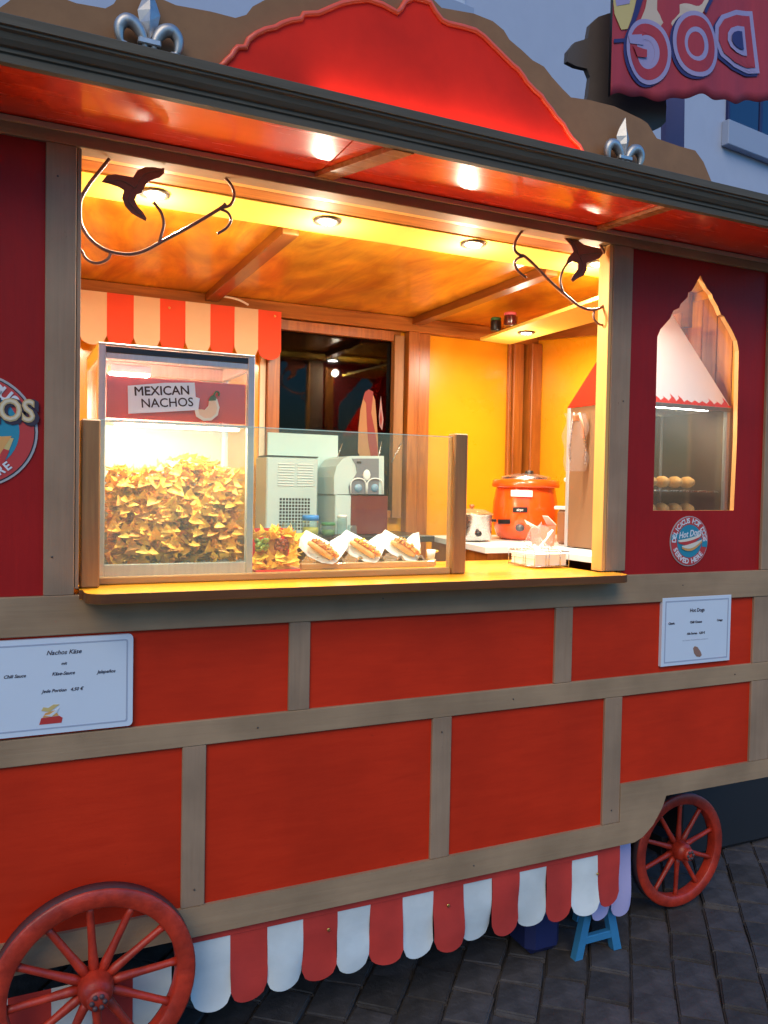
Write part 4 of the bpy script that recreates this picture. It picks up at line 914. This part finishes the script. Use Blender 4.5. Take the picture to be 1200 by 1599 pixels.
for u in (560, 586):
    P = [at(u+12*math.cos(R(180-20*k_)), 756-9*math.sin(R(180-20*k_)), yf-.010) for k_ in range(10)]
    b.tube([at(u-12, 771, yf-.01)]+P+[at(u+12, 771, yf-.01)], .0035, WHITE, 8)
    c_ = at(u, 762, yf-.006); b.lathe([(0, -.002), (.019, -.002), (.02, .0015)], c_, mat('tap_blue', (.16, .30, .42), .2, coat=.5), 20, 'y')
b.build('taps', sm)
b = MB(); c_ = at(573, 742, yf-.008); b.blob(c_, (.020, .006, .028), WHITE, 0, 2); c_ = at(561, 722, yf-.006); b.box(c_.x-.012, c_.x+.012, yf-.008, yf-.0045, c_.z-.005, c_.z+.005, BLACK, .001); b.build('emblem_plate', sm)
a_ = at(524, 773, yf); b_ = at(548, 832, yf); c_ = at(600, 832, yf)
b = MB(); b.box(a_.x, b_.x, yf, 1.54, 1.371, a_.z, APPL, .004); b.build('body_side', sm)
b = MB(); b.box(b_.x+.001, c_.x+.02, yf+.004, 1.54, 1.371, a_.z-.001, mat('machine_red_front', (.13, .018, .016), .3, coat=.4), .003); b.build('red_front', sm)
def jar(x, y, z, r, h, M, lid=None, fill=None, label='', lidh=.012, name='jar', cat='jar'):
    t_ = thing(name, label, cat, (x, y, z))
    b = MB(); b.lathe([(0, .0), (r*.92, 0), (r, .006), (r, h*.85), (r*.9, h)], (x, y, z+.0005), M, 20); b.build('body', t_)
    if fill: b = MB(); b.lathe([(0, .002), (r*.9, .002), (r*.9, h*.55), (0, h*.55)], (x, y, z), fill, 16); b.build('contents', t_)
    if lid: b = MB(); b.lathe([(0, h+lidh), (r*.9, h+lidh), (r*.98, h+lidh*.7), (r*.98, h*.97), (r*.9, h*.97)], (x, y, z), lid, 20); b.build('lid', t_)
    return t_
BZ = 1.3705
jar(1.30, 1.22, BZ, .040, .075, JARG, BLUEL, mat('yellow_relish', (.6, .45, .05), .4), 'clear tub with bright blue lid on the back worktop', .022, 'food_tub', 'tub')
jar(1.20, 1.23, BZ, .034, .062, JARG, None, None, 'squat clear glass jar beside the blue lidded tub')
jar(1.395, 1.24, BZ, .034, .05, JARG, GREEN, mat('green_relish', (.1, .2, .05), .4), 'low glass jar with green contents next to the blue lidded tub')
jar(1.468, 1.25, BZ, .024, .085, JARG, WHITE, None, 'slim white capped jar in front of the drinks machine')
jar(1.50, 1.20, BZ, .022, .05, JARG, None, None, 'smallest clear glass at the corner of the drinks machine', name='glass', cat='glass')
jar(2.215, 1.12, 2.3825, .026, .052, BLACK, GREEN, None, 'dark jar with green lid on the hanging shelf')
jar(2.205, .98, 2.3825, .030, .050, mat('dark_red_glass', (.08, .01, .012), .15, coat=.6), PINKL, None, 'dark jar with pink lid on the hanging shelf')
b = MB(); b.tube(smooth_path([(1.44, 1.58, 1.66), (1.445, 1.56, 1.62), (1.47, 1.555, 1.56), (1.475, 1.555, 1.48)], 6), .004, BLACK, 6); b.lathe([(0, -.02), (.016, -.018), (.018, 0)], (1.435, 1.56, 1.665), BLACK, 16, 'y')
o = b.build('power_cable'); tag(recenter(o), 'black plug and cable hanging between cooling unit and drinks machine', 'cable')
for (u0, v0, u1, v1, lab) in ((519, 738, 535, 692, 'thin chrome stick leaning beside the drinks machine'), (588, 730, 596, 690, 'red tipped stick leaning above the drinks machine taps'), (612, 722, 627, 692, 'pale stick leaning against the window jamb')):
    b = MB(); b.tube([at(u0, v0, 1.42), at(u1, v1, 1.42)], .003, STEEL, 8); o = b.build('stick'); tag(recenter(o), lab, 'stick')
b = MB(); b.tube(smooth_path([at(350, 463, 1.46), at(362, 465, 1.46), at(375, 469, 1.46), at(388, 476, 1.47)], 5), .005, mat('white_hose', (.8, .72, .6), .5), 8); o = b.build('white_hose'); tag(recenter(o), 'short white cable end sticking out above the indoor valance', 'cable')

# hot dog shaped decal on the back window glass
hd = thing('window_decal', 'long hot dog shaped decal stuck on the dark back window', 'sticker', (1.72, 1.59, 1.8))
yy = 1.603
b = MB(); b.prism([xz(u, v, yy) for u, v in ((559, 706), (560, 670), (563, 640), (568, 620), (574, 612), (582, 614), (586, 625), (588, 650), (590, 680), (591, 712), (562, 712))], yy-.001, yy, mat('decal_bun', (.36, .17, .06), .5)); b.build('bun_shape', hd)
b = MB(); b.prism([xz(u, v, yy) for u, v in ((567, 622), (570, 612), (576, 608), (583, 612), (582, 625), (580, 645), (586, 675), (590, 700), (590, 712), (579, 712), (575, 690), (573, 660), (572, 630))], yy-.002, yy-.0012, mat('decal_red', (.22, .015, .008), .5)); b.build('sausage_shape', hd)
b = MB(); b.prism([xz(u, v, yy) for u, v in ((592, 650), (595, 618), (597, 640), (599, 655), (597, 672), (593, 665))], yy-.001, yy, mat('decal_pale', (.35, .2, .19), .5)); b.prism([xz(u, v, yy) for u, v in ((593, 655), (595, 638), (597, 655), (595, 668))], yy-.002, yy-.0012, mat('decal_red', (.22, .015, .008), .5)); b.build('small_sausage_shape', hd)
# lights far off in the street behind, seen through the back window
DARKW = mat('night_wall', (.015, .015, .02), .8)
b = MB(); b.box(-2, 9, 3.4, 3.5, GZ, 3.2, DARKW, 0); o = b.build('boundary_wall'); tag(recenter(o), 'dark unlit wall seen through the back window', 'wall')
for (u, v, r_, c_, es, lab) in ((503, 602, .035, (1, .05, .03), 6, 'red signal lamp seen through the back window'), (510, 616, .042, (1, .92, .8), 6, 'round white lamp seen through the back window'), (488, 612, .045, (1, .95, .85), 1.2, 'dim oval lamp seen through the back window')):
    p_ = at(u, v, 3.3); b = MB(); b.blob(p_, (r_*.6 if es < 3 else r_, .02, r_*1.2 if es < 3 else r_), mat('far_lamp_%d_%d' % (u, v), (.8, .8, .8), .4, emit=c_, es=es), 0, 2); o = b.build('street_lamp'); tag(recenter(o), lab, 'lamp')

# ------------------------------------------------------------------ kettle, slow cooker, dispensers, warmer
kt = thing('soup_kettle', 'orange soup kettle with dial and white label on the side worktop', 'soup kettle', (2.27, .98, 1.36))
kx, ky, kz = 2.33, 1.0, 1.362
b = MB(); b.lathe([(0, .0), (.115, .0), (.135, .015), (.156, .07), (.160, .12), (.156, .18), (.146, .235), (.142, .250)], (kx, ky, kz), KET, 40); b.build('body', kt)
b = MB(); b.lathe([(.142, .250), (.163, .252), (.165, .262), (.161, .286), (.148, .290), (.10, .292)], (kx, ky, kz), KET, 40); b.build('rim', kt)
b = MB(); b.lathe([(.12, .290), (.12, .302), (.11, .306), (.05, .318), (0, .320)], (kx, ky, kz), STEEL, 36); b.lathe([(0, .334), (.02, .334), (.022, .32)], (kx+.02, ky, kz), BLACK, 16); b.build('lid', kt)
def kp(u, v, dy=0):
    """point of the kettle skin facing the hatch"""
    d = (_F + (u-600)/FPX*_R - (v-799.5)/FPX*_U); o_ = Vector((CAMPOS.x-kx, CAMPOS.y-ky)); dd = Vector((d.x, d.y)); rr = .163
    a, bb, cc = dd.dot(dd), 2*o_.dot(dd), o_.dot(o_)-rr*rr; disc_ = max(0, bb*bb-4*a*cc); t_ = (-bb-math.sqrt(disc_))/(2*a); return CAMPOS+d*t_
def patch(u0, v0, u1, v1, M, n=6, sk=0):
    vs = []
    for i in range(n+1):
        u = u0+(u1-u0)*i/n; vs += [kp(u, v0+sk*i/n), kp(u, v1+sk*i/n)]
    b.add(vs, [[2*i, 2*i+2, 2*i+3, 2*i+1] for i in range(n)], M)
b = MB(); patch(798, 765, 832, 775, PAPER, 6, 1); b.build('white_label', kt)
b = MB(); patch(801, 792, 824, 800, BLACK); b.build('brand_plate', kt)
b = MB(); cc_ = kp(812, 796); b.text('airpots', (cc_.x, cc_.y-.010, cc_.z), .017, WHTI, .0003, offset=.0005, rot=0); b.build('plate_lettering', kt)
b = MB(); patch(778, 811, 797, 818, BLACK); b.build('switch_plate', kt)
cc_ = kp(812, 824); b = MB(); b.lathe([(0, -.018), (.015, -.017), (.018, 0), (.018, .01)], cc_, mat('dial_grey', (.1, .1, .11), .35), 20, 'y'); b.build('dial', kt)
ck = thing('slow_cooker', 'round steel slow cooker with lid tucked behind the guard post', 'slow cooker', (2.0, .98, 1.36))
cx, cy = 1.985, .93
b = MB(); b.lathe([(0, 0), (.085, 0), (.092, .01), (.094, .11), (.098, .118)], (cx, cy, 1.366), STEEL, 32); b.build('pot', ck)
b = MB(); b.lathe([(.098, .118), (.101, .122), (.06, .140), (0, .146)], (cx, cy, 1.366), glass('lid_glass', (.9, .85, .75), .3, (.9, .7, .4)), 32); b.lathe([(0, .165), (.010, .164), (.013, .155), (.006, .145)], (cx, cy, 1.366), SAUS, 14); b.build('lid', ck)
b = MB(); b.box(cx+.094, cx+.125, cy-.02, cy+.02, 1.45, 1.462, BLACK, .003); b.build('handle', ck)
b = MB(); b.lathe([(0, -.016), (.012, -.015), (.014, 0)], (cx-.02, cy-.09, 1.40), BLACK, 14, 'y'); b.build('knob', ck)
# sauce dispensers with pumps
for i, (x, y, lab) in enumerate(((2.36, .62, 'brown sauce tub with tall white pump beside the kettle'),)):
    d_ = thing('sauce_dispenser', lab, 'sauce dispenser', (x, y, 1.36))
    b = MB(); b.box(x-.07, x+.09, y-.06, y+.08, 1.3605, 1.515, BRTUB, .012); b.build('tub', d_)
    b = MB(); b.box(x-.078, x+.10, y-.068, y+.088, 1.516, 1.532, WHITE, .004); b.build('lid', d_)
    b = MB(); b.tube([(x+.01, y, 1.532), (x+.01, y, 1.648)], .011, WHITE, 12); b.lathe([(.032, 0), (.03, .012), (.014, .03), (.012, .04)], (x+.01, y, 1.532), WHITE, 20); b.build('pump_stem', d_)
    b = MB(); b.box(x-.088, x+.075, y-.012, y+.012, 1.640, 1.660, WHITE, .006); b.build('pump_spout', d_)
ca = thing('paper_carton', 'salmon pink open paper carton between kettle and napkin caddy', 'carton', (2.04, .50, 1.36))
cp = at(848, 853, .60); x, y, z = cp.x, .60, 1.361
b = MB(); b.add([(x-.038, y-.03, z), (x+.038, y-.03, z), (x+.038, y+.03, z), (x-.038, y+.03, z), (x-.043, y-.034, z+.082), (x+.043, y-.034, z+.090), (x+.043, y+.034, z+.090), (x-.043, y+.034, z+.082)], [[0, 1, 5, 4], [1, 2, 6, 5], [2, 3, 7, 6], [3, 0, 4, 7], [0, 3, 2, 1]], PINKC); b.build('box', ca)
b = MB(); b.add([(x+.043, y-.034, z+.090), (x+.043, y+.034, z+.090), (x+.008, y+.02, z+.128), (x+.008, y-.02, z+.128)], [[0, 1, 2, 3]], PAPER); o = b.build('flap', ca); o.modifiers.new('t', 'SOLIDIFY').thickness = .002
b = MB(); b.add([(x-.043, y-.034, z+.078), (x-.043, y+.034, z+.082), (x-.085, y+.02, z+.112), (x-.10, y-.02, z+.095)], [[0, 1, 2, 3]], mat('carton_inside', (.85, .55, .42), .6)); o = b.build('flap', ca); o.modifiers.new('t', 'SOLIDIFY').thickness = .002

# napkin caddy
kd = thing('napkin_caddy', 'chrome wire caddy of white napkins by the hatch jamb', 'napkin caddy', (1.86, .2, 1.31))
a0x, a1x, a0y, a1y, zz0, zz1 = 1.795, 1.952, .165, .335, 1.318, 1.372
b = MB()
def loop(z_, r_=.0018): b.tube([(a0x, a0y, z_), (a1x, a0y, z_), (a1x, a1y, z_), (a0x, a1y, z_), (a0x, a0y, z_)], r_, STEEL, 6)
loop(zz0); loop(zz1)
for t_ in (.0, .33, .42, .75, 1.0):
    for (px, py) in ((a0x+(a1x-a0x)*t_, a0y), (a0x+(a1x-a0x)*t_, a1y), (a0x, a0y+(a1y-a0y)*t_), (a1x, a0y+(a1y-a0y)*t_)): b.tube([(px, py, zz0-.004), (px, py, zz1+.004)], .0015, STEEL, 6)
b.build('wire_basket', kd)
for j in range(14):
    b = MB(); b.box(a0x+.006+random.uniform(0, .003), a1x-.006-random.uniform(0, .003), a0y+.006, a1y-.006-random.uniform(0, .005), zz0+.002+j*.0031, zz0+.0047+j*.0031, PAPER, .0005); b.build('napkin', kd)
cb = thing('cutlery_bag', 'clear crinkled plastic bag with white forks lying behind the napkins', 'plastic bag', (1.9, .28, 1.37))
b = MB()
N = 14
vs = []
for i in range(N+1):
    for j in range(N+1):
        s_, t_ = i/N, j/N; vs.append(Vector((1.87+.12*s_, .30+.05*math.sin(t_*3)+.012*math.sin(s_*14+t_*6), 1.375+.10*t_*math.sin(math.pi*min(.95, .15+s_*.8))+.006*math.sin(s_*23+t_*17))))
b.add(vs, [[i*(N+1)+j, (i+1)*(N+1)+j, (i+1)*(N+1)+j+1, i*(N+1)+j+1] for i in range(N) for j in range(N)], FILM, True); b.build('film', cb)
for j in range(3):
    b = MB(); b.tube([(1.88+.012*j, .26+.012*j, 1.378), (1.95+.008*j, .30, 1.415+.008*j), (1.965+.008*j, .31, 1.432+.006*j)], .003, WHITE, 6, radii=[.005, .003, .006]); b.build('fork', cb)
# warmer with flame sign
wm = thing('hot_dog_warmer', 'hot dog warmer with red pyramid roof and white flame sign behind the arched window', 'food warmer', (2.46, .3, 1.36))
x0, x1, y0, y1 = 2.20, 2.73, .13, .52; ze = 1.955; zt = 2.38; xm, ym = 2.46, .33
b = MB()
for (a, c_) in ((x0, y0), (x1-.02, y0), (x0, y1-.02), (x1-.02, y1-.02)): b.box(a, a+.02, c_, c_+.02, 1.3605, ze, ALU, .002)
b.build('corner_frame', wm)
b = MB(); b.box(x0+.004, x0+.008, y0+.02, y1-.02, 1.365, ze, mat('warmer_side_steel', (.24, .13, .065), .5, .2), 0); b.build('side_plate', wm)
b = MB(); b.box(x0+.02, x1-.02, y1-.014, y1-.008, 1.365, ze, mat('warmer_back_steel', (.14, .12, .10), .4, .5), 0); b.build('back_plate', wm)
b = MB(); b.box(x0+.02, x1-.02, y0+.008, y0+.012, 1.365, ze, CASEG, 0); b.build('front_glass', wm)
b = MB(); b.box(x1-.008, x1-.004, y0+.02, y1-.02, 1.365, ze, mat('warmer_back_steel', (.14, .12, .10)), 0); b.build('side_plate', wm)
b = MB(); b.box(x0+.02, x1-.02, y0+.021, y1-.02, ze-.012, ze-.004, mat('warmer_back_steel', (.14, .12, .10)), 0); b.build('top_plate', wm)
b = MB(); b.box(x0+.02, x1-.02, y0+.03, y1-.02, 1.362, 1.50, STEEL, .003); b.build('steam_base', wm)
# roof: truncated pyramid: red sides, white printed front
tx0, tx1, ty0, ty1 = xm-.05, xm+.05, ym-.05, ym+.05
zf = zt
b = MB(); b.add([(x0, y0, ze), (x0, y1, ze), (tx0, ty1, zf), (tx0, ty0, zf)], [[0, 1, 2, 3]], FLAMEM); b.add([(x1, y0, ze), (x1, y1, ze), (tx1, ty1, zf), (tx1, ty0, zf)], [[0, 1, 2, 3]], FLAMEM); b.add([(x0, y1, ze), (x1, y1, ze), (tx1, ty1, zf), (tx0, ty1, zf)], [[0, 1, 2, 3]], FLAMEM); b.add([(tx0, ty0, zf), (tx1, ty0, zf), (tx1, ty1, zf), (tx0, ty1, zf)], [[0, 1, 2, 3]], FLAMEM); b.build('roof', wm)
b = MB(); b.add([(x0, y0, ze), (x1, y0, ze), (tx1, ty0, zf), (tx0, ty0, zf)], [[0, 1, 2, 3]], HDWHITE); b.build('sign_face', wm)
# flames along the eave on the sloping sign face
b = MB(); pts_ = [(x0, 0.0)]
nf = 13; step = (x1-x0)/nf
for i in range(nf):
    a = x0+i*step; h = random.uniform(.018, .042)
    pts_ += [(a+step*.2, .012+h*.3), (a+step*.12, h), (a+step*.55, h*.6), (a+step*.75, .010)]
pts_ += [(x1, .008), (x1, 0)]
tri = tessellate_polygon([[Vector((a, c_, 0)) for a, c_ in pts_]])
sl = (ty0-y0)/(zf-ze)
b.add([(a, y0+c_*sl-.0015, ze+c_) for a, c_ in pts_], [list(t_) for t_ in tri], FLAMEM); b.build('flame_print', wm)
b = MB(); b.box(x0, x1, y0-.004, y0+.001, ze-.018, ze-.001, mat('eave_dark_trim', (.12, .11, .10), .4), .001); b.build('eave_trim', wm)
for i in range(6):
    hx = x0+.06+.068*i
    for k_ in range(2):
        t_ = thing('hot_dog_bun', 'bun on the %s level inside the warmer, %s' % (('lower', 'upper')[k_], ('beside its steel side wall', 'second from the steel side wall', 'third from the steel side wall', 'fourth from the steel side wall', 'second from the bare corner frame', 'beside the bare corner frame')[i]), 'bun', (hx, .2, 1.5+.12*k_))
        b = MB(); P = [Vector((hx-.03+.06*j/6, .17+.12*j/6, 1.535+.11*k_)) for j in range(7)]; b.tube(P, .02, BUN, 10, radii=[.008+.017*math.sin(math.pi*(.1+.8*j/6)) for j in range(7)]); b.build('crust', t_)
b = MB(); b.box(x0+.021, x1-.021, y0+.03, y1-.02, 1.605, 1.612, STEEL, .001); b.build('tray', wm)
b = MB(); b.box(x0+.10, x1-.10, y0+.024, y0+.036, ze-.017, ze-.0125, LED, .001); b.build('heat_lamp_tube', wm)
arealight(wm, (xm, y0+.045, ze-.022), .3, .02, 1.3, (1, .75, .38), (R(-12), 0, 0))
tg = thing('tongs_bag', 'pair of steel tongs in clear film hanging on the warmer side', 'tongs', (2.19, .3, 1.7))
b = MB()
for (pts_, r_) in (([(900, 645), (896, 670), (893, 700), (894, 722)], .004), ([(906, 646), (914, 668), (918, 700), (917, 724)], .004)):
    b.tube(smooth_path([at(u, v, .38)+Vector((-.01, 0, 0)) for u, v in pts_], 5), r_, STEEL, 8)
b.build('tong_arms', tg)
b = MB(); b.tube([at(911, 645, .37)+Vector((-.02, 0, 0)), at(916, 664, .37)+Vector((-.02, 0, 0)), at(918, 684, .37)+Vector((-.02, 0, 0))], .005, mat('salmon_grip', (.85, .45, .3), .5), 8); b.build('grip', tg)
b = MB(); vs = []
for i in range(11):
    for j in range(15):
        s_, t_ = i/10, j/14; p_ = at(890+36*s_+2*math.sin(t_*9), 646+90*t_, .37); vs.append(p_+Vector((-.03+.008*math.sin(s_*17+t_*13), 0, 0)))
b.add(vs, [[i*15+j, (i+1)*15+j, (i+1)*15+j+1, i*15+j+1] for i in range(10) for j in range(14)], FILM, True); b.build('film', tg)
b = MB(); c_ = at(898, 652, .37); b.box(c_.x-.012, c_.x+.012, .355, .37, c_.z-.016, c_.z+.010, BRTUB, .002); b.build('hook', tg)

b = MB(); b.box(3.02, 4.6, .62, 1.5, GZ+.004, .62, DARK, .02); o = b.build('dark_filler'); tag(recenter(o), 'low black filler case added for the dark area beyond the small wheel', 'case')  # dark box added to fill the black area past the wheel
# ------------------------------------------------------------------ stool under the wagon
st = thing('step_stool', 'blue plastic folding step stool under the wagon skirt', 'step stool', (2.08, .2, GZ))
def leg(y):
    b = MB()
    A0, A1 = at(900, 1512, y), at(968, 1497, y); zt_ = .12; xa, xb_ = A0.x, A1.x; xm_ = (xa+xb_)/2
    b.prism([(xa-.005, GZ+.003), (xa+.03, GZ+.003), (xm_-.010, zt_-.03), (xm_+.010, zt_-.03), (xb_-.03, GZ+.003), (xb_+.008, GZ+.003), (xm_+.035, zt_), (xm_-.035, zt_)], y, y+.03, BLUE); b.build('leg_frame', st)
    b = MB(); b.box(xa+.03, xb_-.03, y+.002, y+.028, GZ+.055, GZ+.085, BLUE, .003); b.build('crossbar', st)
    return xa, xb_
xa, xb_ = leg(.13); leg(.36)
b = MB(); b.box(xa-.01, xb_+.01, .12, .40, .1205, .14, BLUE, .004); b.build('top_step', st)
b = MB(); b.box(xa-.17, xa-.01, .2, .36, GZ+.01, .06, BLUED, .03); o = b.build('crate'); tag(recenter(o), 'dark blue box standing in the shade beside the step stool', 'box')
